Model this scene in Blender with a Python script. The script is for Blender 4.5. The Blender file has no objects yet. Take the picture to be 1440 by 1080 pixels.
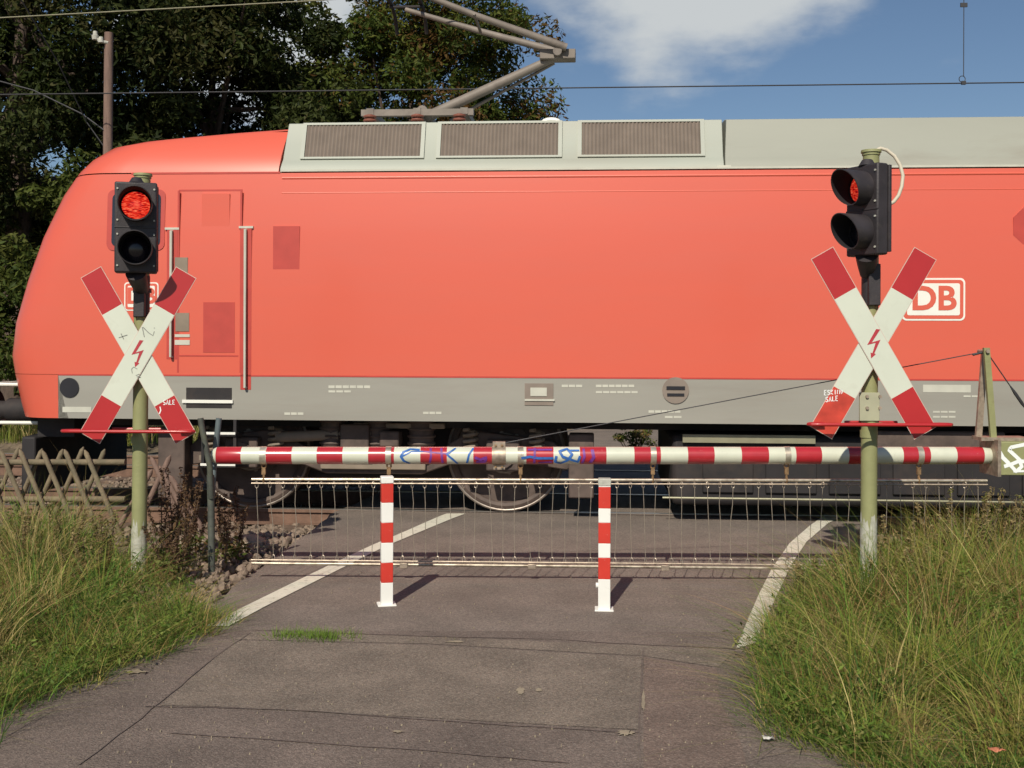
import bpy, math, random
import numpy as np
from mathutils import Vector, Matrix

S = bpy.context.scene
col = S.collection
random.seed(7); rng = np.random.default_rng(11)
R = math.radians

# ------------------------------------------------------------------ camera
F = 1600.0; HZ = 487.0; EYE = 1.75; ROLL = 0.004
cam = bpy.data.cameras.new('camera'); co = bpy.data.objects.new('camera', cam); col.objects.link(co)
cam.sensor_width = 36.0; cam.lens = 36.0 * F / 1440.0
cam.shift_y = (HZ - 540.0) / 1440.0
cam.clip_start = 0.1; cam.clip_end = 2000
_r = Vector((math.cos(ROLL), 0, math.sin(ROLL))); _u = Vector((-math.sin(ROLL), 0, math.cos(ROLL))); _f = Vector((0, 1, 0))
co.matrix_world = Matrix(((_r.x, _u.x, 0, 0), (_r.y, _u.y, -1, 0), (_r.z, _u.z, 0, EYE), (0, 0, 0, 1)))
S.camera = co
CAM = Vector((0, 0, EYE))

# ------------------------------------------------------------------ world, sun
SUN = Vector((-0.29, -1.13, 1.0)).normalized()
ELEV = math.asin(SUN.z); AZ = math.atan2(SUN.x, SUN.y)
w = bpy.data.worlds.new('World'); S.world = w; w.use_nodes = True
nt = w.node_tree; nt.nodes.clear()
N = nt.nodes.new; L = nt.links.new
out = N('ShaderNodeOutputWorld'); bg = N('ShaderNodeBackground'); sky = N('ShaderNodeTexSky')
sky.sky_type = 'NISHITA'; sky.sun_disc = False; sky.sun_elevation = ELEV; sky.sun_rotation = AZ
sky.altitude = 200; sky.air_density = 1.0; sky.dust_density = 0.6; sky.ozone_density = 3.5
bg.inputs['Strength'].default_value = 0.068
L(sky.outputs[0], bg.inputs['Color'])
bg2 = N('ShaderNodeBackground'); bg2.inputs['Color'].default_value = (0.74, 0.78, 0.80, 1); bg2.inputs['Strength'].default_value = 0.74
tc = N('ShaderNodeTexCoord'); mp = N('ShaderNodeMapping'); mp.inputs['Scale'].default_value = (7.0, 7.0, 15.0); mp.inputs['Location'].default_value = (1.35, 0.2, 0.5)
L(tc.outputs['Generated'], mp.inputs['Vector'])
nz = N('ShaderNodeTexNoise'); nz.inputs['Scale'].default_value = 1.0; nz.inputs['Detail'].default_value = 9; nz.inputs['Roughness'].default_value = 0.52
L(mp.outputs[0], nz.inputs['Vector'])
# a cloud bank in the direction above the middle of the roof, and a smaller one further left
def blob(d, k):
    vm = N('ShaderNodeVectorMath'); vm.operation = 'DOT_PRODUCT'; vm.inputs[1].default_value = Vector(d).normalized()
    nv = N('ShaderNodeVectorMath'); nv.operation = 'NORMALIZE'; L(tc.outputs['Generated'], nv.inputs[0]); L(nv.outputs[0], vm.inputs[0])
    mr = N('ShaderNodeMapRange'); mr.inputs['From Min'].default_value = math.cos(R(k)); mr.inputs['From Max'].default_value = 1.0
    L(vm.outputs['Value'], mr.inputs['Value']); return mr.outputs[0]
b1 = blob((0.15, 1, 0.395), 11.5); b2 = blob((-0.23, 1, 0.30), 8)
mx = N('ShaderNodeMath'); mx.operation = 'MAXIMUM'; L(b1, mx.inputs[0]); L(b2, mx.inputs[1])
ad = N('ShaderNodeMath'); ad.operation = 'MULTIPLY_ADD'; ad.inputs[1].default_value = 0.60; L(mx.outputs[0], ad.inputs[0]); L(nz.outputs['Fac'], ad.inputs[2])
cr = N('ShaderNodeMapRange'); cr.interpolation_type = 'SMOOTHSTEP'; cr.inputs['From Min'].default_value = 0.68; cr.inputs['From Max'].default_value = 1.0
L(ad.outputs[0], cr.inputs['Value'])
ms = N('ShaderNodeMixShader'); L(cr.outputs[0], ms.inputs['Fac']); L(bg.outputs[0], ms.inputs[1]); L(bg2.outputs[0], ms.inputs[2])
L(ms.outputs[0], out.inputs['Surface'])
sl = bpy.data.lights.new('sun', 'SUN'); sl.energy = 4.3; sl.angle = R(0.5); sl.color = (1.0, 0.915, 0.765)
so = bpy.data.objects.new('sun', sl); col.objects.link(so); so.location = (-6, -12, 20)
so.rotation_euler = SUN.to_track_quat('Z', 'Y').to_euler()
S.view_settings.view_transform = 'Standard'; S.view_settings.look = 'None'; S.view_settings.gamma = 1
S.view_settings.exposure = 0.06
S.render.engine = 'CYCLES'

# ------------------------------------------------------------------ measuring helpers
def ray(px, py):
    return _f * F + _r * (px - 720) + _u * (HZ - py)
def P(px, py, Y):                 # point of the photograph at distance Y
    d = ray(px, py); return CAM + d * (Y / d.y)
def G(px, py, z=0.0):             # point of the photograph on the ground
    d = ray(px, py); return CAM + d * ((z - EYE) / d.z)
YAW = R(4.0); TO = Vector((0, 11.28, 0))
TU = Vector((math.cos(YAW), -math.sin(YAW), 0)); TV = Vector((math.sin(YAW), math.cos(YAW), 0))
def T(px, py, dep=0.0):           # in the frame of the tracks: x along, y across (0 = side of the locomotive), z up
    d = ray(px, py); t = (dep - TV.dot(CAM - TO)) / TV.dot(d)
    q = CAM + d * t - TO
    return Vector((q.dot(TU), q.dot(TV), q.z))

# ------------------------------------------------------------------ materials
def mat(name, c, rough=0.6, metal=0.0, var=0.12, scale=6.0, bump=0.0, bscale=60.0, dirt=None, dirt_amt=0.0, dscale=3.0, coat=0.0, dlo=0.5, stretch=None, spec=None):
    m = bpy.data.materials.new(name); m.use_nodes = True; n = m.node_tree.nodes; l = m.node_tree.links
    b = n['Principled BSDF']; b.inputs['Roughness'].default_value = rough; b.inputs['Metallic'].default_value = metal
    if coat: b.inputs['Coat Weight'].default_value = coat; b.inputs['Coat Roughness'].default_value = 0.15
    if spec is not None: b.inputs['Specular IOR Level'].default_value = spec
    t = n.new('ShaderNodeTexCoord'); src = t.outputs['Object']
    if stretch:
        q = n.new('ShaderNodeMapping'); q.inputs['Scale'].default_value = stretch; l.new(src, q.inputs[0]); src = q.outputs[0]
    a = n.new('ShaderNodeTexNoise'); a.inputs['Scale'].default_value = scale; a.inputs['Detail'].default_value = 6; l.new(src, a.inputs['Vector'])
    mr = n.new('ShaderNodeMapRange'); mr.inputs['From Min'].default_value = 0.3; mr.inputs['From Max'].default_value = 0.7; l.new(a.outputs['Fac'], mr.inputs['Value'])
    mx = n.new('ShaderNodeMix'); mx.data_type = 'RGBA'
    mx.inputs[6].default_value = (*[x * (1 - var) for x in c], 1); mx.inputs[7].default_value = (*[min(1, x * (1 + var)) for x in c], 1)
    l.new(mr.outputs[0], mx.inputs[0]); last = mx.outputs[2]
    if dirt:
        d = n.new('ShaderNodeTexNoise'); d.inputs['Scale'].default_value = dscale; d.inputs['Detail'].default_value = 10; d.inputs['Roughness'].default_value = 0.65; l.new(src, d.inputs['Vector'])
        dr = n.new('ShaderNodeMapRange'); dr.inputs['From Min'].default_value = dlo; dr.inputs['From Max'].default_value = dlo + 0.18; dr.inputs['To Max'].default_value = dirt_amt
        l.new(d.outputs['Fac'], dr.inputs['Value'])
        m2 = n.new('ShaderNodeMix'); m2.data_type = 'RGBA'; m2.inputs[7].default_value = (*dirt, 1); l.new(dr.outputs[0], m2.inputs[0]); l.new(last, m2.inputs[6]); last = m2.outputs[2]
    l.new(last, b.inputs['Base Color'])
    if bump:
        e = n.new('ShaderNodeTexNoise'); e.inputs['Scale'].default_value = bscale; e.inputs['Detail'].default_value = 5; l.new(t.outputs['Object'], e.inputs['Vector'])
        bp = n.new('ShaderNodeBump'); bp.inputs['Strength'].default_value = min(1, bump); bp.inputs['Distance'].default_value = 0.01; l.new(e.outputs['Fac'], bp.inputs['Height']); l.new(bp.outputs[0], b.inputs['Normal'])
    return m
def aggregate(m, sc=115, amt=0.30):      # stone chips of the surface, each with its own tone
    n = m.node_tree.nodes; l = m.node_tree.links; b = n['Principled BSDF']; src = b.inputs['Base Color'].links[0].from_socket
    t = n.new('ShaderNodeTexCoord'); v = n.new('ShaderNodeTexVoronoi'); v.inputs['Scale'].default_value = sc; l.new(t.outputs['Object'], v.inputs['Vector'])
    sp = n.new('ShaderNodeSeparateColor'); l.new(v.outputs['Color'], sp.inputs[0])
    mr = n.new('ShaderNodeMapRange'); mr.inputs['To Min'].default_value = 1 - amt; mr.inputs['To Max'].default_value = 1 + amt; l.new(sp.outputs[0], mr.inputs['Value'])
    x = n.new('ShaderNodeVectorMath'); x.operation = 'SCALE'; l.new(src, x.inputs[0]); l.new(mr.outputs[0], x.inputs['Scale']); l.new(x.outputs[0], b.inputs['Base Color'])
def leafmat(name, trans=0.35, rough=0.55):
    m = bpy.data.materials.new(name); m.use_nodes = True; n = m.node_tree.nodes; l = m.node_tree.links
    b = n['Principled BSDF']; b.inputs['Roughness'].default_value = rough; b.inputs['Specular IOR Level'].default_value = 0.12
    a = n.new('ShaderNodeAttribute'); a.attribute_name = 'tint'; l.new(a.outputs['Color'], b.inputs['Base Color'])
    tr = n.new('ShaderNodeBsdfTranslucent'); l.new(a.outputs['Color'], tr.inputs['Color'])
    mx = n.new('ShaderNodeMixShader'); mx.inputs[0].default_value = trans
    l.new(b.outputs[0], mx.inputs[1]); l.new(tr.outputs[0], mx.inputs[2]); l.new(mx.outputs[0], n['Material Output'].inputs['Surface'])
    return m

M = {}
M['asphalt'] = mat('asphalt', (0.205, 0.166, 0.141), 0.9, var=0.17, scale=2.2, bump=1.0, bscale=150, dirt=(0.31, 0.27, 0.235), dirt_amt=0.7, dscale=110, dlo=0.54)
M['asphalt_old'] = mat('asphalt_old', (0.170, 0.134, 0.113), 0.9, var=0.22, scale=1.7, bump=1.0, bscale=120, dirt=(0.33, 0.28, 0.25), dirt_amt=0.7, dscale=85, dlo=0.54)
M['asphalt_grey'] = mat('asphalt_grey', (0.198, 0.160, 0.128), 0.92, var=0.22, scale=2.6, bump=1.0, bscale=130, dirt=(0.32, 0.28, 0.24), dirt_amt=0.7, dscale=90, dlo=0.52)
M['asphalt_red'] = mat('asphalt_red', (0.180, 0.132, 0.108), 0.9, var=0.2, scale=2.0, bump=1.0, bscale=100, dirt=(0.36, 0.30, 0.26), dirt_amt=0.8, dscale=70, dlo=0.56)
M['seam'] = mat('seam_tar', (0.145, 0.115, 0.099), 0.9, var=0.3, scale=25, bump=0.5)
for k_ in ('asphalt', 'asphalt_old', 'asphalt_grey', 'asphalt_red'): aggregate(M[k_])
M['sand'] = mat('sandy_dust', (0.30, 0.25, 0.18), 0.95, var=0.2, bump=0.6)
M['roadpaint'] = mat('road_paint', (0.70, 0.67, 0.56), 0.7, var=0.07, scale=9, bump=0.5, bscale=140, dirt=(0.20, 0.17, 0.155), dirt_amt=0.75, dscale=26, dlo=0.55)
M['earth'] = mat('earth', (0.20, 0.155, 0.11), 0.95, var=0.3, scale=1.3, bump=1.0, bscale=35, dirt=(0.10, 0.10, 0.045), dirt_amt=0.7, dscale=1.1, dlo=0.5)
M['stone'] = mat('ballast_stone', (0.22, 0.165, 0.125), 0.9, var=0.45, scale=14, bump=0.5)
M['sleeper'] = mat('sleeper_wood', (0.14, 0.095, 0.07), 0.85, var=0.3, scale=8, bump=0.8, bscale=40)
M['rust'] = mat('rail_rust', (0.17, 0.10, 0.07), 0.8, var=0.25, scale=10, bump=0.4)
M['railtop'] = mat('rail_head', (0.55, 0.53, 0.50), 0.3, metal=0.9, var=0.1)
M['train_red'] = mat('train_red', (0.65, 0.112, 0.068), 0.40, var=0.02, scale=0.7, coat=0.3, dirt=(0.60, 0.12, 0.08), dirt_amt=0.25, dscale=2.2, dlo=0.45, stretch=(0.35, 1, 2.2))
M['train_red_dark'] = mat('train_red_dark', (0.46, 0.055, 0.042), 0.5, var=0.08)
M['train_grey'] = mat('train_grey', (0.30, 0.292, 0.258), 0.5, var=0.07, scale=0.9, stretch=(0.4, 1, 3), dirt=(0.24, 0.21, 0.18), dirt_amt=0.35, dscale=1.4, dlo=0.5)
M['roof_panel'] = mat('roof_panel_grey', (0.31, 0.32, 0.275), 0.6, var=0.06, scale=0.9, stretch=(0.4, 1, 2), dirt=(0.24, 0.22, 0.18), dirt_amt=0.5, dscale=1.2, dlo=0.5)
M['roof_grey'] = mat('roof_grey', (0.36, 0.385, 0.335), 0.55, var=0.05, scale=0.9, stretch=(0.4, 1, 2), dirt=(0.34, 0.32, 0.26), dirt_amt=0.35, dscale=1.2, dlo=0.5)
M['louver'] = mat('louver_brown', (0.225, 0.185, 0.155), 0.65, var=0.1)
M['under'] = mat('underframe_black', (0.018, 0.016, 0.018), 0.75, var=0.3, scale=3, dirt=(0.06, 0.044, 0.036), dirt_amt=0.5, dscale=2.2, dlo=0.5)
M['brown_iron'] = mat('brake_dust_iron', (0.105, 0.076, 0.064), 0.7, var=0.3, scale=5, dirt=(0.04, 0.03, 0.03), dirt_amt=0.6, dscale=6, dlo=0.48)
M['wheel_rim'] = mat('wheel_tread', (0.28, 0.24, 0.21), 0.45, metal=0.6, var=0.15)
M['beige_dust'] = mat('beige_dusted_metal', (0.24, 0.195, 0.15), 0.75, var=0.15)
M['white'] = mat('white_paint', (0.78, 0.78, 0.72), 0.5, var=0.03)
M['offwhite'] = mat('offwhite_paint', (0.52, 0.52, 0.45), 0.6, var=0.08)
M['glass'] = mat('cab_glass', (0.02, 0.022, 0.03), 0.08, var=0.1, coat=0.5)
M['panto'] = mat('pantograph_grey', (0.20, 0.17, 0.145), 0.6, var=0.15, dirt=(0.10, 0.08, 0.07), dirt_amt=0.6, dscale=5, dlo=0.5)
M['insul'] = mat('insulator_brown', (0.22, 0.075, 0.05), 0.4, var=0.2)
M['sign_red'] = mat('sign_red', (0.43, 0.022, 0.026), 0.38, var=0.05, scale=4, coat=0.2)
M['sign_red_faded'] = mat('sign_red_faded', (0.52, 0.055, 0.035), 0.42, var=0.25, scale=9, coat=0.1)
M['sign_white'] = mat('sign_white', (0.60, 0.64, 0.55), 0.42, var=0.04, scale=4, coat=0.15, dirt=(0.5, 0.51, 0.43), dirt_amt=0.4, dscale=9, dlo=0.56)
M['sign_edge'] = mat('sign_edge', (0.60, 0.48, 0.42), 0.5, var=0.1)
M['boom_red'] = mat('boom_red', (0.42, 0.024, 0.036), 0.30, var=0.08, scale=12, coat=0.5, dirt=(0.75, 0.55, 0.5), dirt_amt=0.8, dscale=24, dlo=0.65)
M['boom_white'] = mat('boom_white', (0.60, 0.62, 0.51), 0.32, var=0.05, scale=9, coat=0.4, dirt=(0.42, 0.40, 0.32), dirt_amt=0.5, dscale=22, dlo=0.62)
M['post_red'] = mat('bollard_red', (0.56, 0.040, 0.026), 0.4, var=0.06, scale=9, dirt=(0.75, 0.55, 0.5), dirt_amt=0.85, dscale=38, dlo=0.64)
M['post_white'] = mat('bollard_white', (0.78, 0.78, 0.74), 0.5, var=0.04, dirt=(0.45, 0.40, 0.33), dirt_amt=0.6, dscale=22, dlo=0.60)
M['cap_grey'] = mat('cap_grey', (0.42, 0.42, 0.37), 0.7, var=0.2, scale=40)
M['galv'] = mat('galvanised', (0.56, 0.51, 0.42), 0.35, metal=0.6, var=0.18, scale=30, dirt=(0.20, 0.14, 0.10), dirt_amt=0.85, dscale=9, dlo=0.50)
M['foot'] = mat('bleached_foot', (0.45, 0.45, 0.38), 0.7, var=0.15, scale=20, dirt=(0.24, 0.25, 0.12), dirt_amt=0.9, dscale=14, dlo=0.50)
M['galv_dull'] = mat('galvanised_dull', (0.40, 0.33, 0.26), 0.5, metal=0.6, var=0.3, scale=25)
M['galv_mid'] = mat('galvanised_worn', (0.44, 0.39, 0.31), 0.4, metal=0.6, var=0.25, scale=25, dirt=(0.14, 0.10, 0.075), dirt_amt=0.9, dscale=8, dlo=0.47)
M['bronze'] = mat('rusty_turnbuckle', (0.30, 0.19, 0.10), 0.5, metal=0.5, var=0.3, scale=40)
M['green'] = mat('post_green', (0.262, 0.270, 0.125), 0.6, var=0.1, scale=8, bump=0.15, dirt=(0.17, 0.13, 0.07), dirt_amt=0.5, dscale=9, dlo=0.60)
M['green_pale'] = mat('post_green_pale', (0.38, 0.38, 0.27), 0.65, var=0.1, scale=8)
M['green_dark'] = mat('fork_dark', (0.075, 0.082, 0.070), 0.65, var=0.3, scale=14, dirt=(0.16, 0.17, 0.09), dirt_amt=0.7, dscale=6, dlo=0.55)
M['blue_grey'] = mat('blue_grey_steel', (0.10, 0.13, 0.14), 0.6, var=0.2, scale=10)
M['black'] = mat('signal_black', (0.034, 0.029, 0.033), 0.55, var=0.25, scale=8, bump=0.15, bscale=90, dirt=(0.075, 0.062, 0.055), dirt_amt=0.6, dscale=10, dlo=0.55)
M['matte'] = mat('hood_inside', (0.010, 0.009, 0.012), 0.95, var=0.2)
M['cable'] = mat('pale_cable', (0.55, 0.50, 0.40), 0.6, var=0.1)
M['rod'] = mat('rod_steel', (0.40, 0.345, 0.28), 0.4, metal=0.5, var=0.2, scale=30)
M['wire'] = mat('wire_dark', (0.05, 0.05, 0.055), 0.6, metal=0.4)
M['wire_pale'] = mat('wire_pale', (0.30, 0.29, 0.20), 0.5, metal=0.4)
M['blue_spray'] = mat('blue_spray', (0.03, 0.13, 0.42), 0.5, var=0.25, scale=30)
M['violet_spray'] = mat('violet_spray', (0.16, 0.035, 0.25), 0.5, var=0.25, scale=30)
M['white_spray'] = mat('white_spray', (0.82, 0.86, 0.86), 0.6, var=0.05)
M['pencil'] = mat('grey_marker', (0.22, 0.23, 0.21), 0.6, var=0.3, scale=60)
M['bolt_red'] = mat('bolt_red', (0.42, 0.035, 0.05), 0.5, var=0.1)
M['wood'] = mat('fence_wood', (0.175, 0.138, 0.088), 0.85, var=0.3, scale=7, bump=0.6, bscale=50, dirt=(0.10, 0.10, 0.06), dirt_amt=0.6, dscale=4, dlo=0.5)
M['pole_wood'] = mat('pole_wood', (0.185, 0.12, 0.095), 0.85, var=0.25, scale=5, bump=0.5, stretch=(6, 6, 0.6))
M['bark'] = mat('bark', (0.085, 0.060, 0.048), 0.9, var=0.35, scale=6, bump=1.0, bscale=25, stretch=(4, 4, 0.8))
M['leaf'] = leafmat('leaf_green', 0.3); M['grass'] = leafmat('grass_blade', 0.3, 0.5)
M['wall_tan'] = mat('tan_render', (0.42, 0.27, 0.16), 0.9, var=0.12, scale=3)
M['tile'] = mat('roof_tile', (0.20, 0.09, 0.06), 0.85, var=0.2, scale=6)
M['paper'] = mat('paper', (0.62, 0.60, 0.56), 0.7, var=0.1); M['paper_orange'] = mat('orange_wrapper', (0.62, 0.22, 0.12), 0.6, var=0.2, scale=30)
# a lit red signal lens with its moulded streaks; the unlit one is smoked glass
def lensmat(name, c, strength, tilt):
    m = bpy.data.materials.new(name); m.use_nodes = True; n = m.node_tree.nodes; l = m.node_tree.links; b = n['Principled BSDF']
    b.inputs['Base Color'].default_value = (0.30, 0.01, 0.01, 1); b.inputs['Roughness'].default_value = 0.25
    t = n.new('ShaderNodeTexCoord'); q = n.new('ShaderNodeMapping'); q.inputs['Rotation'].default_value = (0, R(tilt), 0); q.inputs['Scale'].default_value = (34, 34, 150)
    l.new(t.outputs['Object'], q.inputs[0])
    a = n.new('ShaderNodeTexNoise'); a.inputs['Scale'].default_value = 1; a.inputs['Detail'].default_value = 3; l.new(q.outputs[0], a.inputs['Vector'])
    r = n.new('ShaderNodeValToRGB'); e = r.color_ramp.elements
    e[0].position = 0.36; e[0].color = (0.20, 0.0, 0.004, 1); e[1].position = 0.70; e[1].color = (1.0, 0.20, 0.09, 1)
    k = r.color_ramp.elements.new(0.5); k.color = (0.80, 0.02, 0.008, 1)
    l.new(a.outputs['Fac'], r.inputs[0]); l.new(r.outputs[0], b.inputs['Emission Color']); b.inputs['Emission Strength'].default_value = strength
    return m
M['lens_on'] = lensmat('red_lens_lit', None, 0.95, 25); M['lens_dim'] = lensmat('red_lens_side', None, 0.62, 30)
M['lens_off'] = mat('dark_lens', (0.012, 0.010, 0.016), 0.18, var=0.3)

# ------------------------------------------------------------------ mesh builder
class MB:
    def __init__(s): s.v = []; s.f = []; s.m = []; s.s = []
    def add(s, v, f, mi=0, sm=False):
        b = len(s.v); s.v += [tuple(x) for x in v]
        for q in f: s.f.append(tuple(b + i for i in q)); s.m.append(mi); s.s.append(sm)
    def box(s, a, b, mi=0, rot=None, piv=None):
        x0, y0, z0 = a; x1, y1, z1 = b
        v = [Vector(p) for p in ((x0,y0,z0),(x1,y0,z0),(x1,y1,z0),(x0,y1,z0),(x0,y0,z1),(x1,y0,z1),(x1,y1,z1),(x0,y1,z1))]
        if rot is not None:
            c = Vector(piv) if piv is not None else (Vector(a) + Vector(b)) / 2
            v = [c + rot @ (p - c) for p in v]
        s.add(v, [(0,3,2,1),(4,5,6,7),(0,1,5,4),(1,2,6,5),(2,3,7,6),(3,0,4,7)], mi)
    def prism(s, poly, vec, mi=0):
        n = len(poly); vec = Vector(vec); a = [Vector(p) for p in poly]; b = [p + vec for p in a]
        s.add(a + b, [tuple(range(n - 1, -1, -1)), tuple(range(n, 2 * n))] + [(i, (i + 1) % n, n + (i + 1) % n, n + i) for i in range(n)], mi)
    def sheet(s, poly, mi=0): s.add(poly, [tuple(range(len(poly)))], mi)
    def tube(s, pts, r, n=12, mi=0, caps=True, mis=None):
        pts = [Vector(p) for p in pts]; k = len(pts)
        rr = r if isinstance(r, (list, tuple)) else [r] * k
        tg = [(pts[min(i + 1, k - 1)] - pts[max(i - 1, 0)]).normalized() for i in range(k)]
        up = Vector((0, 0, 1)) if abs(tg[0].z) < 0.9 else Vector((1, 0, 0))
        a = tg[0].cross(up).normalized(); rings = []
        for i in range(k):
            a = (a - tg[i] * a.dot(tg[i])).normalized(); b = tg[i].cross(a)
            rings.append([pts[i] + (a * math.cos(2 * math.pi * j / n) + b * math.sin(2 * math.pi * j / n)) * rr[i] for j in range(n)])
        b0 = len(s.v); s.v += [tuple(p) for q in rings for p in q]
        for i in range(k - 1):
            for j in range(n):
                s.f.append((b0 + i*n + j, b0 + i*n + (j+1) % n, b0 + (i+1)*n + (j+1) % n, b0 + (i+1)*n + j)); s.m.append(mis[i] if mis else mi); s.s.append(True)
        if caps:
            s.add(rings[0], [tuple(range(n - 1, -1, -1))], mis[0] if mis else mi); s.add(rings[-1], [tuple(range(n))], mis[-1] if mis else mi)
    def ribbon(s, pts, wd, nrm, mi=0):   # flat painted stroke on a surface of normal nrm
        pts = [Vector(p) for p in pts]; nrm = Vector(nrm); k = len(pts); v = []
        for i in range(k):
            t = (pts[min(i+1, k-1)] - pts[max(i-1, 0)]).normalized(); q = t.cross(nrm).normalized() * wd / 2
            v += [pts[i] - q, pts[i] + q]
        s.add(v, [(2*i, 2*i+1, 2*i+3, 2*i+2) for i in range(k - 1)], mi)
    def torus(s, c, r, t, ax, n=24, k=8, mi=0, sx=1.0):
        c = Vector(c); ax = Vector(ax).normalized(); u = ax.orthogonal().normalized(); q = ax.cross(u); v = []
        for i in range(n):
            a = 2*math.pi*i/n; d = u*math.cos(a) + q*math.sin(a)*sx
            for j in range(k):
                b = 2*math.pi*j/k; v.append(c + d*(r + t*math.cos(b)) + ax*t*math.sin(b))
        s.add(v, [(i*k+j, ((i+1)%n)*k+j, ((i+1)%n)*k+(j+1)%k, i*k+(j+1)%k) for i in range(n) for j in range(k)], mi, True)
    def build(s, name, mats, parent=None, bevel=0.0, seg=2):
        if not isinstance(mats, (list, tuple)): mats = [mats]
        me = bpy.data.meshes.new(name)
        inv = WINV.get(root_of(parent).name) if parent is not None else None
        vs = [inv @ Vector(p) for p in s.v] if inv is not None else s.v
        me.from_pydata([tuple(p) for p in vs], [], s.f)
        for m in mats: me.materials.append(m)
        me.polygons.foreach_set('material_index', s.m); me.polygons.foreach_set('use_smooth', s.s); me.update(); me.set_sharp_from_angle(angle=R(42))
        o = bpy.data.objects.new(name, me); col.objects.link(o)
        if parent is not None: o.parent = parent
        if bevel:
            b = o.modifiers.new('bevel', 'BEVEL'); b.width = bevel; b.segments = seg; b.limit_method = 'ANGLE'; b.angle_limit = R(40)
        return o
WINV = {}
def root_of(o):
    while o.parent is not None: o = o.parent
    return o
def tag(o, label=None, cat=None, group=None, kind=None):
    if label: o['label'] = label
    if cat: o['category'] = cat
    if group: o['group'] = group
    if kind: o['kind'] = kind
    return o
def thing(name, loc, label, cat, group=None, rz=0.0, local=False):
    o = bpy.data.objects.new(name, None); col.objects.link(o); o.empty_display_size = 0.2
    o.location = loc; o.rotation_euler = (0, 0, rz); tag(o, label, cat, group)
    WINV[o.name] = None if local else (Matrix.Translation(loc) @ Matrix.Rotation(rz, 4, 'Z')).inverted()
    return o
def npmesh(name, V, Fc, matl, tint=None, parent=None, smooth=False):
    me = bpy.data.meshes.new(name); nv = len(V); k = Fc.shape[1]; nf = len(Fc)
    me.vertices.add(nv); me.vertices.foreach_set('co', V.astype(np.float32).ravel())
    me.loops.add(nf * k); me.loops.foreach_set('vertex_index', Fc.astype(np.int32).ravel())
    me.polygons.add(nf); me.polygons.foreach_set('loop_start', (np.arange(nf) * k).astype(np.int32))
    me.polygons.foreach_set('use_smooth', np.full(nf, smooth))
    me.update(calc_edges=True); me.materials.append(matl)
    if tint is not None:
        a = me.color_attributes.new('tint', 'FLOAT_COLOR', 'POINT'); c = np.ones((nv, 4), np.float32); c[:, :3] = tint; a.data.foreach_set('color', c.ravel())
    o = bpy.data.objects.new(name, me); col.objects.link(o)
    if parent is not None: o.parent = parent
    return o
def copy_tree(o, parent=None):
    c = o.copy(); col.objects.link(c)
    if parent is not None: c.parent = parent
    for ch in list(kids.get(o.name, [])) or [x for x in bpy.data.objects if x.parent == o]: copy_tree(ch, c)
    return c
kids = {}

# ================================================================== SETTING
# ---- ground: one big sheet, sunk along the track bed
def track_y(x, y): return (Vector((x, y, 0)) - TO).dot(TV)
def ground_z(x, y):
    t = track_y(x, y)
    def sm(a, b, v): k = min(1, max(0, (v - a) / (b - a))); return k * k * (3 - 2 * k)
    z = -0.035 - 0.165 * (sm(-1.1, -0.2, t) - sm(9.0, 10.5, t))
    return z
xs = sorted(set([-900, -400, -150, -70, -45, -30, -22, -17, -14, -12] + [round(-11 + 0.3 * i, 3) for i in range(74)] + [12, 14, 17, 22, 30, 45, 70, 150, 400, 900]))
ys = sorted(set([-300, -80, -30, -12, -5, 0, 2] + [round(3 + 0.25 * i, 3) for i in range(84)] + [25, 27, 30, 40, 60, 100, 200, 500, 1500]))
v = []; f = []
for y in ys:
    for x in xs:
        z = ground_z(x, y)
        if -11 < x < 11 and 3 < y < 24: z += random.uniform(-0.012, 0.008)
        v.append((x, y, z))
nx = len(xs)
for j in range(len(ys) - 1):
    for i in range(nx - 1): f.append((j*nx+i, j*nx+i+1, (j+1)*nx+i+1, (j+1)*nx+i))
b = MB(); b.add(v, f, 0, True); tag(b.build('ground', M['earth']), kind='structure')

# ---- road
LE = [(-3.0, -6.0), (-3.0, 0.0), (-2.85, 4.0), (-2.48, 5.4), (-2.15, 6.2), (-1.95, 7.1), (-2.02, 7.8), (-2.0, 8.6), (-1.94, 9.7), (-1.9, 10.8), (-1.86, 11.9), (-1.5, 14), (-0.6, 18), (0.9, 23), (3.5, 30), (9, 42)]
RE = [(3.4, -6.0), (3.0, 0.0), (2.4, 3.5), (1.6, 4.6), (1.25, 5.2), (1.35, 6.0), (1.55, 6.7), (2.1, 8.0), (2.6, 9.2), (3.0, 10.0), (3.7, 11.9), (4.6, 14), (6.2, 18), (8.5, 23), (12, 30), (20, 42)]
def interp(t, y):
    for (x0, y0), (x1, y1) in zip(t, t[1:]):
        if y0 <= y <= y1: return x0 + (x1 - x0) * (y - y0) / (y1 - y0)
    return t[-1][0] if y > t[-1][1] else t[0][0]
def sheet_rows(y0, y1, fl, fr, z, dy=0.25, nc=10, jit=0.02, skirt=0.22):
    b = MB(); v = []; n = max(2, int((y1 - y0) / dy) + 1); V = []
    for j in range(n):
        y = y0 + (y1 - y0) * j / (n - 1); xl = fl(y) + random.uniform(-jit, jit); xr = fr(y) + random.uniform(-jit, jit)
        V.append([(xl + (xr - xl) * i / nc, y, z) for i in range(nc + 1)])
    b.add([p for r_ in V for p in r_], [(j*(nc+1)+i, j*(nc+1)+i+1, (j+1)*(nc+1)+i+1, (j+1)*(nc+1)+i) for j in range(n-1) for i in range(nc)])
    if skirt:
        for r_ in (0, nc):
            e = [V[j][r_] for j in range(n)]
            b.add(e + [(x, y, z - skirt) for x, y, z in e], [(j, j+1, n+j+1, n+j) for j in range(n-1)])
    return b
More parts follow.
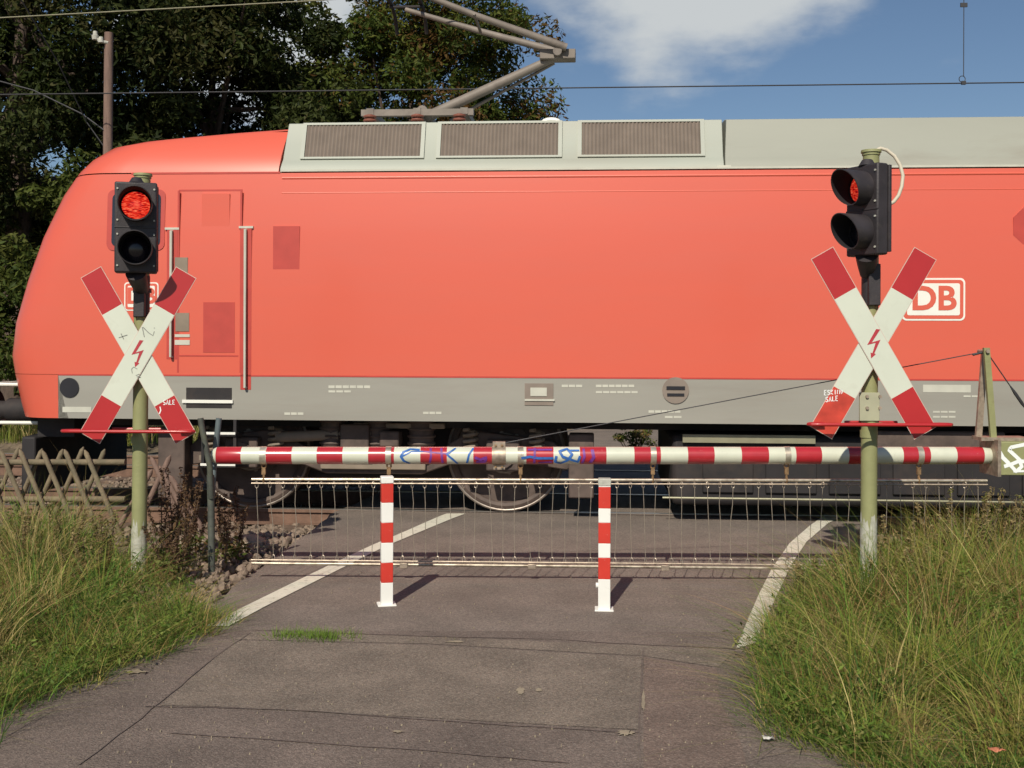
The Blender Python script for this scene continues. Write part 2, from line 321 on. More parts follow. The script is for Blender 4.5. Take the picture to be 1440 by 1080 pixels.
tag(sheet_rows(-6, 42, lambda y: interp(LE, y), lambda y: interp(RE, y), 0.0).build('road', M['asphalt']), kind='structure')
# older surfaces of the approach, laid as sheets a few mm higher
def gs(pts, z): return [(q.x, q.y, z) for q in (G(px, py, z) for px, py in pts)]
def poly_sheet(name, pts, z, m, kind='structure'):
    b = MB(); b.sheet(gs(pts, z)); return tag(b.build(name, m), kind=kind)
def strip(name, pts, wd, z, m, jit=0.0):
    b = MB(); q = [Vector((p.x, p.y, z)) for p in (G(px, py, z) for px, py in pts)]
    fine = []
    for a, c in zip(q, q[1:]):
        n = max(2, int((c - a).length / 0.12))
        for i in range(n): fine.append(a.lerp(c, i / n) + Vector((random.uniform(-jit, jit), random.uniform(-jit, jit), 0)))
    fine.append(q[-1]); k = len(fine); v = []
    for i in range(k):
        t = (fine[min(i+1, k-1)] - fine[max(i-1, 0)]).normalized(); s_ = Vector((-t.y, t.x, 0)) * wd * random.uniform(0.75 if jit else 1, 1.25 if jit else 1) / 2
        v += [fine[i] - s_, fine[i] + s_]
    b.add(v, [(2*i, 2*i+1, 2*i+3, 2*i+2) for i in range(k-1)]); return tag(b.build(name, m), kind='structure')
def fl_old(y): return interp(LE, y) + 0.01
sheet = sheet_rows(-5.5, 6.98, fl_old, lambda y: interp(RE, y) - 0.01, 0.0025, skirt=0.0)
tag(sheet.build('old_road_surface', M['asphalt_old']), kind='structure')
poly_sheet('road_patch', [(352, 888), (620, 896), (905, 908), (1034, 915), (1010, 938), (905, 922), (600, 905), (330, 899)], 0.005, M['asphalt_grey'])
poly_sheet('road_patch', [(330, 901), (600, 907), (902, 924), (898, 1026), (600, 1009), (300, 993), (225, 992)], 0.005, M['asphalt_grey'])
poly_sheet('road_patch', [(906, 924), (1008, 940), (1012, 985), (1040, 1040), (1080, 1180), (906, 1180), (905, 1000)], 0.005, M['asphalt_red'])
strip('road_seam', [(352, 889), (300, 925), (240, 975), (165, 1035), (110, 1075)], 0.009, 0.0072, M['seam'], 0.006)
strip('road_seam', [(205, 993), (330, 995), (450, 1000), (600, 1012), (760, 1022), (898, 1030)], 0.009, 0.0072, M['seam'], 0.005)
strip('road_seam', [(240, 1030), (420, 1043), (600, 1055), (800, 1072)], 0.010, 0.0072, M['seam'], 0.006)
strip('road_seam', [(905, 910), (902, 960), (899, 1020), (899, 1100)], 0.009, 0.0072, M['seam'], 0.004)
strip('road_seam', [(355, 885), (470, 889), (620, 895), (780, 898), (860, 904), (1036, 912)], 0.010, 0.0072, M['seam'], 0.006)
for cx_, cy_, rx_, ry_ in ((732, 971, 6, 6), (758, 970, 6, 2.2), (190, 944, 17, 4), (640, 902, 14, 1.6), (200, 900, 22, 3), (560, 1028, 8, 2), (880, 1030, 14, 5), (905, 985, 3, 16)):
    poly_sheet('sand_patch', [(cx_ + rx_*random.uniform(.45, 1.15)*math.cos(a*.35), cy_ + ry_*random.uniform(.45, 1.15)*math.sin(a*.35)) for a in range(18)], 0.0095, M['sand'])
# small bright chippings trodden into the surface
b = MB()
for _ in range(420):
    px_, py_ = random.uniform(120, 1060), random.uniform(740, 1078); g_ = G(px_, py_, 0.009)
    if not (interp(LE, g_.y) + .05 < g_.x < interp(RE, g_.y) - .05): continue
    k_ = random.uniform(.0015, .0045); b.prism([(g_.x + k_*math.cos(a)*random.uniform(.6, 1.3), g_.y + k_*math.sin(a)*random.uniform(.6, 1.3), .002) for a in (0, 1.2, 2.5, 3.8, 5.1)], (0, 0, .008), 0)
tag(b.build('chippings', M['sand']), 'tiny pale chippings scattered over the asphalt', 'chippings', kind='stuff')
# painted edge lines
def road_line(pl, pr, z=0.006):
    b = MB(); a = gs(pl, z); c = gs(pr, z); n = len(a)
    b.add(a + c, [(i, i+1, n+i+1, n+i) for i in range(n-1)]); tag(b.build('road_line', M['roadpaint']), kind='structure')
road_line([(290, 880), (345, 852), (396, 827), (462, 795), (524, 766), (572, 746), (615, 727), (628, 722)], [(322, 880), (372, 853), (420, 829), (484, 797), (542, 768), (590, 748), (636, 729), (655, 722)])
road_line([(1035, 912), (1050, 875), (1066, 838), (1085, 800), (1110, 764), (1140, 738), (1158, 726)], [(1062, 904), (1078, 868), (1095, 832), (1112, 795), (1134, 762), (1164, 736), (1184, 726)])

# ---- tracks (things): rails and sleepers as parts
def make_track(y0, label):
    t = thing('railway_track', tuple(TO + TV * y0), label, 'railway track', rz=-YAW, local=True)
    for s_ in (-0.75, 0.75):
        b = MB(); b.box((-30, s_-0.075, -0.160), (30, s_+0.075, -0.148)); b.box((-30, s_-0.011, -0.150), (30, s_+0.011, -0.03)); b.box((-30, s_-0.036, -0.032), (30, s_+0.036, 0.001))
        r_ = b.build('rail', M['rust'], t)
        b = MB(); b.box((-30, s_-0.031, -0.002), (30, s_+0.031, 0.009)); b.build('rail_head', M['railtop'], r_)
    b = MB(); b.box((-0.13, -1.3, -0.29), (0.13, 1.3, -0.162)); first = b.build('sleeper', M['sleeper'], t, 0.012)
    for i in range(-20, 34):
        o = first if i == -20 else first.copy()
        if o is not first: col.objects.link(o); o.parent = t
        o.location = (i * 0.6 + random.uniform(-.03, .03), 0, 0); o.rotation_euler = (0, 0, random.uniform(-.02, .02))
    return t
make_track(1.49, 'near railway track that the red locomotive runs on'); make_track(5.6, 'far railway track behind the red locomotive')
# dark flangeways where the rails cross the asphalt
b = MB()
for y0 in (1.49, 5.6):
    for s_ in (-0.75, 0.75):
        for d0, d1 in ((-0.095, -0.038), (0.038, 0.095)):
            q = [TO + TU*x + TV*(y0+s_+d) + Vector((0, 0, 0.005)) for x, d in ((-2.9+0.55*(y0>3), d0), (5.2+0.9*(y0>3), d0), (5.2+0.9*(y0>3), d1), (-2.9+0.55*(y0>3), d1))]
            q = [Vector((max(min(p.x, interp(RE, p.y)-.02), interp(LE, p.y)+.02), p.y, p.z)) for p in q]
            b.sheet(q)
tag(b.build('flangeway', M['seam']), kind='structure')

# ---- ballast and soil stones beside the road
def stones(name, n, fn, smin, smax):
    phi = (1 + 5 ** 0.5) / 2
    base = np.array([(-1,phi,0),(1,phi,0),(-1,-phi,0),(1,-phi,0),(0,-1,phi),(0,1,phi),(0,-1,-phi),(0,1,-phi),(phi,0,-1),(phi,0,1),(-phi,0,-1),(-phi,0,1)], float) / 1.9
    fc = np.array([(0,11,5),(0,5,1),(0,1,7),(0,7,10),(0,10,11),(1,5,9),(5,11,4),(11,10,2),(10,7,6),(7,1,8),(3,9,4),(3,4,2),(3,2,6),(3,6,8),(3,8,9),(4,9,5),(2,4,11),(6,2,10),(8,6,7),(9,8,1)])
    pos = []
    while len(pos) < n:
        p = fn()
        if p is not None: pos.append(p)
    pos = np.array(pos); sz = rng.uniform(smin, smax, (n, 1, 1)) * rng.uniform(0.6, 1.25, (n, 1, 3)); ang = rng.uniform(0, 6.28, n)
    V = base[None] * (1 + rng.uniform(-.28, .28, (n, 12, 1))) * sz
    c, s_ = np.cos(ang)[:, None], np.sin(ang)[:, None]
    X = V[..., 0]*c - V[..., 1]*s_; Y = V[..., 0]*s_ + V[..., 1]*c
    V = np.stack([X, Y, V[..., 2]], -1) + pos[:, None]
    Fc = (fc[None] + (np.arange(n) * 12)[:, None, None]).reshape(-1, 3)
    return npmesh(name, V.reshape(-1, 3), Fc, M['stone'])
def st_left():
    y = random.uniform(7.6, 12.6); x0 = interp(LE, y); x = x0 - abs(random.gauss(0, 0.8)) - 0.0
    if x < -6: return None
    return (x, y, ground_z(x, y) + random.uniform(0.0, 0.03 + 0.10 * math.exp(-((x+2.3)**2)*3 - (y-9.3)**2)))
def st_right():
    y = random.uniform(9.8, 12.6); x = interp(RE, y) + abs(random.gauss(0, 1.3))
    return None if x > 8 else (x, y, ground_z(x, y) + random.uniform(0, .03))
def st_bed():
    x = random.uniform(-9, 9); t = random.uniform(0.1, 7.4); p = TO + TU*x + TV*t
    if interp(LE, p.y) - .05 < p.x < interp(RE, p.y) + .05: return None
    return (p.x, p.y, ground_z(p.x, p.y) + random.uniform(-.01, .03))
tag(stones('soil_stones', 2600, st_left, 0.012, 0.045), 'brown stones and rubble heaped along the left road edge', 'stones', kind='stuff')
tag(stones('gravel', 1200, st_right, 0.015, 0.04), 'brown gravel behind the right verge beside the rails', 'gravel', kind='stuff')
tag(stones('ballast', 9000, st_bed, 0.02, 0.04), 'brown ballast stones between the sleepers', 'ballast', kind='stuff')
def boulder(px, py, w_, h_, label):
    c = G(px, py, -0.03); me = MB(); v = []; n = 14; m_ = 7
    sd = [random.uniform(.85, 1.12) for _ in range(200)]
    for j in range(m_ + 1):
        th = math.pi / 2 * j / m_
        for i in range(n):
            k = sd[(i + j * 5) % 200]; a = 2*math.pi*i/n
            v.append((c.x + w_*math.cos(a)*math.cos(th)*k, c.y + w_*.7*math.sin(a)*math.cos(th)*k, c.z - 0.05 + (h_+.05)*math.sin(th)*(.92+.08*k)))
    me.add(v, [(j*n+i, j*n+(i+1)%n, (j+1)*n+(i+1)%n, (j+1)*n+i) for j in range(m_) for i in range(n)], 0, False)
    return tag(me.build('boulder', M['sand']), label, 'stone')
boulder(350, 772, 0.20, 0.13, 'pale sandy stone lying in the rubble left of the barrier curtain')
boulder(272, 775, 0.17, 0.13, 'pale sandy stone in the weeds behind the forked post')
boulder(1402, 790, 0.10, 0.14, 'small brown stone in the grass at the right edge')

# ================================================================== LOCOMOTIVE
loco = thing('electric_locomotive', tuple(TO), 'red electric locomotive with grey skirt and raised pantograph crossing the road', 'locomotive', rz=-YAW, local=True)
ZB = T(720, 593.5).z; ZG = T(720, 530).z; ZR = T(720, 240).z        # skirt bottom, red/grey line, roof edge
WID = 2.98; MID = WID / 2; XEND = 18.1
outline = [(38, 588), (27, 545), (20, 500), (25, 455), (42, 395), (63, 335), (90, 277), (112, 243), (126, 226), (150, 208), (185, 200), (225, 195), (300, 187), (398, 178)]
OL = []
for px, py in outline:
    q = T(px, py, 0.35); OL.append((q.z, q.x - 0.135))
OL[0] = (ZB, OL[0][1])
def xf(z):
    for (z0, x0), (z1, x1) in zip(OL, OL[1:]):
        if z0 <= z <= z1: return x0 + (x1 - x0) * (z - z0) / max(1e-6, z1 - z0)
    return OL[-1][1] if z > OL[-1][0] else OL[0][1]
ZT = OL[-1][0]
XC = 2 * 0 + (XEND + OL[2][1] + 0.0)      # mirrored end: x -> XC - x
def halfw(z):
    if z < 2.3: return MID
    if z <= ZR: return MID - 0.05 * ((z - 2.3) / (ZR - 2.3)) ** 2
    k = min(1, (z - ZR) / (ZT - ZR)); return MID - 0.05 - 0.02 * 0 - 0.34 * k ** 1.5
def plan(z, xbreaks, back=None, n=11):
    """closed ring of points in plan at height z; back=None: both noses, else straight cut at x=back"""
    x0 = xf(z); hw = halfw(z); Lc = 0.75; pts = []; e = 2 / 3.2
    near = []
    for i in range(n + 1):
        t = math.pi / 2 * i / n; near.append((x0 + Lc * (1 - math.cos(t) ** e), MID - hw * math.sin(t) ** e))
    side = [(x, MID - hw) for x in xbreaks]
    ring = near + side
    if back is None:
        mirr = [(XC - x, y) for x, y in reversed(near)]; ring = ring + mirr
        far = [(x, 2 * MID - y) for x, y in reversed(ring[1:-1])]
    else:
        ring = ring + [(back, MID - hw), (back, MID)]; far = [(x, 2 * MID - y) for x, y in reversed(ring[1:-1])]
    return [(x, y, z) for x, y in ring + far]
XG = T(82, 560).x
XRF = T(399, 210, 0.25).x       # where the red cab roof ends
def loft(levels, xb, matf, name, mats, back=None, cap_top=False, cap_bot=False, parent=loco):
    b = MB(); rings = [plan(z, xb, back) for z in levels]; n = len(rings[0])
    b.v = [p for r_ in rings for p in r_]
    for j in range(len(levels) - 1):
        for i in range(n):
            a = (j*n+i, j*n+(i+1)%n, (j+1)*n+(i+1)%n, (j+1)*n+i); c = sum((Vector(b.v[k]) for k in a), Vector()) / 4
            b.f.append(a); b.m.append(matf(c)); b.s.append(True)
    if cap_top: b.add(rings[-1], [tuple(range(n))], matf(Vector((3, 1, 3))))
    if cap_bot: b.add(rings[0], [tuple(range(n - 1, -1, -1))], 0)
    return b.build(name, mats, parent)
XB = [-4.0, XG + 0.0 if XG > -4.1 else -3.9, -3.0, XRF, 2, 6, XC - XRF, 16.3]
XB = sorted(set(XB))
zz = [z for z, x in OL if ZG + 0.05 < z < ZR - 0.03]
body_levels = [ZG] + zz + [2.2, 2.6, 3.0, ZR]
body_levels = sorted(set(round(z, 4) for z in body_levels))
def bodymat(c):
    xx = min(c.x, XC - c.x)
    return 1 if (2.30 < c.z < 3.25 and abs(c.y - MID) < 1.0 and xx < xf(c.z) + 0.20) else 0
body = loft(body_levels, XB, bodymat, 'body', [M['train_red'], M['glass']], cap_top=True, cap_bot=True)
skirt = loft([ZB, ZB + .15, ZG - 0.004], sorted([XG, -3.0, 0, 6, XC - XG]), lambda c: 1 if (c.x < XG or c.x > XC - XG) else 0, 'skirt', [M['train_grey'], M['train_red']], cap_bot=True)
# red cab roofs, sloping up to the equipment roof
def cab_roof(mirror):
    b = MB(); lv = [ZR + 0.012] + [z for z, x in OL if z > ZR + 0.02]; rings = [plan(z, [], XRF, 12) for z in lv]; n = len(rings[0])
    pts = [p for r_ in rings for p in r_]
    # roof end bank leans back with height
    pts = [(x + (0.035 if x > XRF - 1e-4 else 0) * ((z - ZR) / (ZT - ZR)), y, z) for x, y, z in pts]
    if mirror: pts = [(XC - x, y, z) for x, y, z in pts]
    fs = [(j*n+i, j*n+(i+1)%n, (j+1)*n+(i+1)%n, (j+1)*n+i) for j in range(len(lv)-1) for i in range(n)]
    b.add(pts, fs, 0, True); b.add(pts[-n:], [tuple(range(n))], 0)
    return b.build('cab_roof', M['train_red'], loco)
cab_roof(False); cab_roof(True)
b = MB()     # dark seam under the roofs
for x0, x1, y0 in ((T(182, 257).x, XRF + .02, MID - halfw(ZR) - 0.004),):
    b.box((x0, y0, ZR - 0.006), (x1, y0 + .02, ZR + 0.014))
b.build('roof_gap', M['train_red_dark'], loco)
# grey equipment roof
X0 = XRF + 0.012; X1 = XC - XRF - 0.012; XP = T(1016, 200, 0.25).x
def roofsec(x0, x1, name, m, lip=True):
    b = MB(); yb = MID - halfw(ZR)
    z1 = T(720, 222, 0.12).z; z2 = T(720, 171, 0.28).z
    sec = [(yb + .012, ZR + .010), (yb + .012, ZR + .05), (yb + .07, z1 - .02), (yb + .09, z1), (yb + .23, z2), (yb + .42, z2 + .035), (MID, z2 + .10)]
    sec = sec + [(2*MID - y, z) for y, z in reversed(sec[:-1])]
    lean = lambda z: 0.035 * (z - ZR) / (z2 - ZR)
    n = len(sec)
    a = [(x0 + lean(z), y, z) for y, z in sec]; c = [(x1, y, z) for y, z in sec]
    b.add(a + c, [(i, i+1, n+i+1, n+i) for i in range(n-1)] + [tuple(range(n-1, -1, -1)), tuple(range(n, 2*n))])
    return b.build(name, m, loco, 0.006), yb, z1, z2
rf, YB, RZ1, RZ2 = roofsec(X0, XP - .004, 'roof_louvre_section', M['roof_grey'])
rf2, _, _, _ = roofsec(XP + .004, X1, 'roof_panel', M['roof_panel'])
b = MB(); b.box((T(1005, 200, .3).x, YB + .004, ZR + .012), (T(1024, 200, .3).x, YB + .014, ZR + .048)); b.build('roof_joint', M['offwhite'], rf2)
# louvres: recessed brown corrugated panels framed by the roof, on the sloping face
SL0 = Vector((0, YB + .09, RZ1)); SL1 = Vector((0, YB + .23, RZ2)); SD = (SL1 - SL0); SN = Vector((0, -SD.z, SD.y)).normalized()
for pa, pb in ((430, 592), (620, 785), (818, 985)):
    b = MB(); xa = T(pa, 200, .20).x; xb_ = T(pb, 200, .20).x
    n = max(10, int((xb_ - xa) / 0.0375)); h = n * 2
    lo = SL0 + SD * 0.05; hi = SL0 + SD * 0.93; v = []
    for i in range(h + 1):
        x = xa + (xb_ - xa) * i / h; d = 0.002 + (0.020 if i % 2 else 0.0)
        v += [Vector((x, lo.y, lo.z)) + SN * d, Vector((x, hi.y, hi.z)) + SN * d]
    b.add(v, [(2*i, 2*i+2, 2*i+3, 2*i+1) for i in range(h)])
    lv = b.build('louvre_grille', M['louver'], loco)
    b = MB(); t_ = .022
    for (u0, u1, k0, k1) in ((xa-.04, xb_+.04, 0.0, .05), (xa-.04, xb_+.04, .93, .99), (xa-.04, xa, .05, .93), (xb_, xb_+.04, .05, .93)):
        p0 = SL0 + SD*k0; p1 = SL0 + SD*k1
        b.prism([Vector((u0, p0.y, p0.z)), Vector((u1, p0.y, p0.z)), Vector((u1, p1.y, p1.z)), Vector((u0, p1.y, p1.z))], SN * t_)
    b.build('grille_frame', M['roof_grey'], lv)
# long pale step below the louvres
b = MB(); b.box((X0 + .02, YB - .012, ZR + .012), (X1, YB + .011, ZR + .032)); b.build('roof_gutter', M['offwhite'], loco)
b = MB()
q = T(775, 174, .6); b.tube([Vector((q.x + .09*math.cos(a), q.y + .0, RZ2 + .03 + .045*math.sin(a))) for a in [math.pi*i/8 for i in range(9)]], [0.03]*9, 8); b.build('roof_vent', M['white'], loco)
# --- side trim
def side(b, px0, py0, px1, py1, off=0.003, mi=0, thick=0.01):
    a = T(px0, py0); c = T(px1, py1); z0, z1 = min(a.z, c.z), max(a.z, c.z); y = MID - halfw((z0+z1)/2)
    b.box((a.x, y - off, z0), (c.x, y + thick, z1), mi)
def onside(px, py, off=0.004):
    q = T(px, py); return Vector((q.x, MID - halfw(q.z) - off, q.z))
XA = T(395, 250).x
b = MB(); z = T(720, 247.5).z; y = MID - halfw(z)
b.tube([(XA, y + .004, z), (XC - XA, y + .004, z)], 0.013, 8); z = T(720, 269).z; y = MID - halfw(z); b.tube([(XA, y + .004, z), (XC - XA, y + .004, z)], 0.007, 8)
b.build('side_rib', M['train_red'], loco)
b = MB(); b.box((XG, -0.003, ZG - 0.012), (XC - XG, 0.02, ZG + 0.004)); b.build('skirt_seam', M['train_red_dark'], loco)
def rrect(px0, py0, px1, py1, r, off, n=5):
    a = T(px0, py0); c = T(px1, py1); x0, x1 = a.x, c.x; z0, z1 = c.z, a.z; pts = []
    for cx, cz, s0 in ((x1-r, z1-r, 0), (x0+r, z1-r, 90), (x0+r, z0+r, 180), (x1-r, z0+r, 270)):
        for i in range(n + 1):
            t = R(s0 + 90*i/n); zz_ = cz + r*math.sin(t); pts.append(Vector((cx + r*math.cos(t), MID - halfw(zz_) - off, zz_)))
    return pts
# cab side window
b = MB(); b.prism(rrect(150, 266, 231, 352, .07, .008), (0, .02, 0)); cw = b.build('side_window', M['train_red_dark'], loco)
b = MB(); b.prism(rrect(157, 272, 225, 346, .05, .012), (0, .004, 0)); b.build('pane', M['glass'], cw)
# door: outline grooves, handrails, steps
b = MB()
for a in ((250, 268, 251.6, 524), (338, 268, 339.6, 524), (250, 266, 339.6, 268)): side(b, *a, off=.002)
door = b.build('cab_door', M['train_red_dark'], loco)
b = MB(); side(b, 252, 499, 335, 501.5, off=.003); side(b, 286, 425, 330, 496, off=.0025); b.build('door_panel', [M['train_red_dark']], door)
b = MB(); side(b, 283, 272, 322, 330, off=.006)
b.build('door_window', M['train_red'], door)
for px, y0, y1 in ((242, 322, 505), (346, 320, 548)):
    b = MB(); side(b, px-7, y0, px+7, y1, off=.003); rc = b.build('rail_recess', M['train_red_dark'], loco)
    b = MB(); a = onside(px, y0+3, .045); c = onside(px, y1-3, .045); b.tube([a + Vector((0, .045, 0)), a, c, c + Vector((0, .045, 0))], .014, 8); b.build('handrail', M['offwhite'], rc)
    b = MB(); side(b, px-10, y0-2, px+10, y0+1, off=.02); b.build('recess_lip', M['offwhite'], rc)
for (a, c, d, e, mm) in ((246, 362, 264, 384, 'beige_dust'), (247, 440, 266, 466, 'beige_dust'), (246, 470, 267, 474, 'offwhite'), (246, 478, 267, 485, 'offwhite')):
    b = MB(); side(b, a, c, d, e, off=.006); b.build('side_plate', M[mm], loco)
b = MB(); side(b, 384, 318, 421, 385, off=.004); b.build('vent_cover', M['train_red_dark'], loco)
b = MB(); c = onside(1456, 318, .006); r_ = .22
b.prism([c + Vector((r_*math.cos(R(22.5+45*i)), 0, r_*math.sin(R(22.5+45*i)))) for i in range(8)], (0, .02, 0)); b.build('octagonal_vent', M['train_red_dark'], loco)
# crew logo: white lettered badge
def text_mesh(body_, size, origin, ux, uz, matl, name, parent, off=0.0, bold=0.0, sx=1.0):
    cu = bpy.data.curves.new('t', 'FONT'); cu.body = body_; cu.size = size; cu.align_x = 'CENTER'; cu.align_y = 'CENTER'; cu.offset = bold; cu.resolution_u = 4
    o = bpy.data.objects.new('t', cu); col.objects.link(o); dg = bpy.context.evaluated_depsgraph_get()
    me = bpy.data.meshes.new_from_object(o.evaluated_get(dg)); bpy.data.objects.remove(o)
    ux = Vector(ux); uz = Vector(uz); nn = ux.cross(uz)
    for v_ in me.vertices: v_.co = Vector(origin) + ux*v_.co.x*sx + uz*v_.co.y + nn*off
    me.name = name; me.materials.clear(); me.materials.append(matl)
    q = bpy.data.objects.new(name, me); col.objects.link(q); q.parent = parent; return q
def badge(x0, y0, x1, y1):
    px = (x0+x1)/2; py = (y0+y1)/2; a = T(x0, y0); c = T(x1, y1); H = a.z - c.z; k = 1 / 141.8
    b = MB(); b.prism(rrect(x0, y0, x1, y1, .05*H/.44, .004), (0, .01, 0)); lg = b.build('logo', M['white'], loco)
    d = (y1-y0)*.042; b = MB(); b.prism(rrect(x0+d, y0+d, x1-d, y1-d, .04*H/.44, .006), (0, .004, 0)); b.build('logo_band', M['train_red'], lg)
    d = (y1-y0)*.125; b = MB(); b.prism(rrect(x0+d, y0+d, x1-d, y1-d, .02*H/.44, .008), (0, .004, 0)); b.build('logo_field', M['white'], lg)
    text_mesh('DB', H*.78, onside(px, py, .0105), (1, 0, 0), (0, 0, 1), M['train_red'], 'logo_letters', lg, bold=H*.022, sx=1.02)
badge(1268, 391, 1357, 451); badge(175, 397, 223, 437)
# lettering reduced to pale dashes, exactly as unreadable as in the photograph
for k, (x0, y0, x1, y1) in enumerate([(462, 542, 522, 546), (462, 549, 495, 552), (400, 580, 428, 583.5), (595, 579, 622, 582.5), (790, 541, 820, 544.5), (838, 541, 893, 544.5), (838, 550, 898, 553), (912, 577, 958, 580.5), (935, 585, 960, 588), (1298, 541, 1376, 552), (1355, 556, 1378, 558.5), (1312, 578, 1345, 580.5), (1312, 585, 1345, 587.5), (88, 572, 135, 580)]):
    b = MB(); n = max(1, int((x1-x0)/9)) if y1-y0 < 5 else 1
    for i in range(n):
        w_ = (x1-x0)/n; side(b, x0+i*w_, y0, x0+(i+.86)*w_, y1, off=.003)
    b.build('marking', M['offwhite'], skirt)
b = MB(); side(b, 738, 539, 778, 570, off=.008); pl = b.build('socket_box', M['louver'], skirt)
b = MB(); side(b, 746, 545, 769, 557, off=.014); side(b, 738, 561, 780, 564, off=.018); b.build('socket_label', M['offwhite'], pl)
for cx, cy, rr, mm in ((950, 549, .13, 'louver'), (98, 545, .10, 'glass')):
    b = MB(); c = onside(cx, cy, 0); b.tube([c + Vector((0, .02, 0)), c + Vector((0, -.012, 0))], rr, 24); ca = b.build('round_cap', M[mm], skirt)
    if cx > 500:
        b = MB(); side(b, cx-13, cy-6, cx+13, cy-1, off=.02); side(b, cx-12, cy+4, cx+12, cy+8, off=.02); b.build('cap_slot', M['glass'], ca)
# step opening and ladder
b = MB(); side(b, 262, 545, 326, 574, off=.004); sp = b.build('step_recess', M['under'], skirt)
b = MB(); side(b, 257, 562, 328, 567, off=.02); b.build('step_edge', M['white'], sp)
for y_ in (608, 652):
    a = T(283, y_); c = T(332, y_); b = MB(); b.box((a.x, -.02, a.z-.035), (c.x, .25, a.z-.012)); st = b.build('step', M['under'], loco)
    b = MB(); b.box((a.x, -.03, a.z-.018), (c.x, -.018, a.z+.006)); b.build('step_edge', M['white'], st)
b = MB(); a = T(283, 590); c = T(332, 655)
for x in (a.x, c.x - .03): b.box((x, 0, c.z-.02), (x+.03, .05, ZB))
b.build('step_bracket', M['under'], loco)
# front end: buffers, rail guard, white front rails
for s_ in (0.62, 2.36):
    b = MB(); x0 = xf(ZB + .06); z0 = 1.04
    b.tube([(x0 + .5, s_, z0), (x0 - .18, s_, z0)], .13, 20); b.tube([(x0 - .17, s_, z0), (x0 - .36, s_, z0)], .10, 20); b.tube([(x0 - .35, s_, z0), (x0 - .40, s_, z0)], .24, 24)
    b.build('buffer', M['under'], loco)
for py in (541, 595):
    b = MB(); q = T(36, py, .4); x0 = q.x + .25
    b.tube([(x0, .45, q.z), (x0 - .62, .45, q.z), (x0 - .68, .7, q.z), (x0 - .68, 2.3, q.z), (x0 - .62, 2.53, q.z), (x0, 2.53, q.z)], .019, 8); b.build('front_handrail', M['white'], loco)
b = MB(); x0 = xf(ZB) + .15
b.prism([(x0 - .05, .3, .18), (x0 - .25, 1.49, .18), (x0 - .05, 2.68, .18), (x0 + .1, 2.68, .18), (x0 + .1, .3, .18)], (0, 0, .6)); b.build('rail_guard', M['under'], loco, .02)
b = MB(); b.prism([(x0 + .1, .35, .78), (x0 + .1, 2.63, .78), (x0 + .5, 2.63, .78), (x0 + .5, .35, .78)], (0, 0, .28)); b.build('buffer_beam', M['under'], loco)
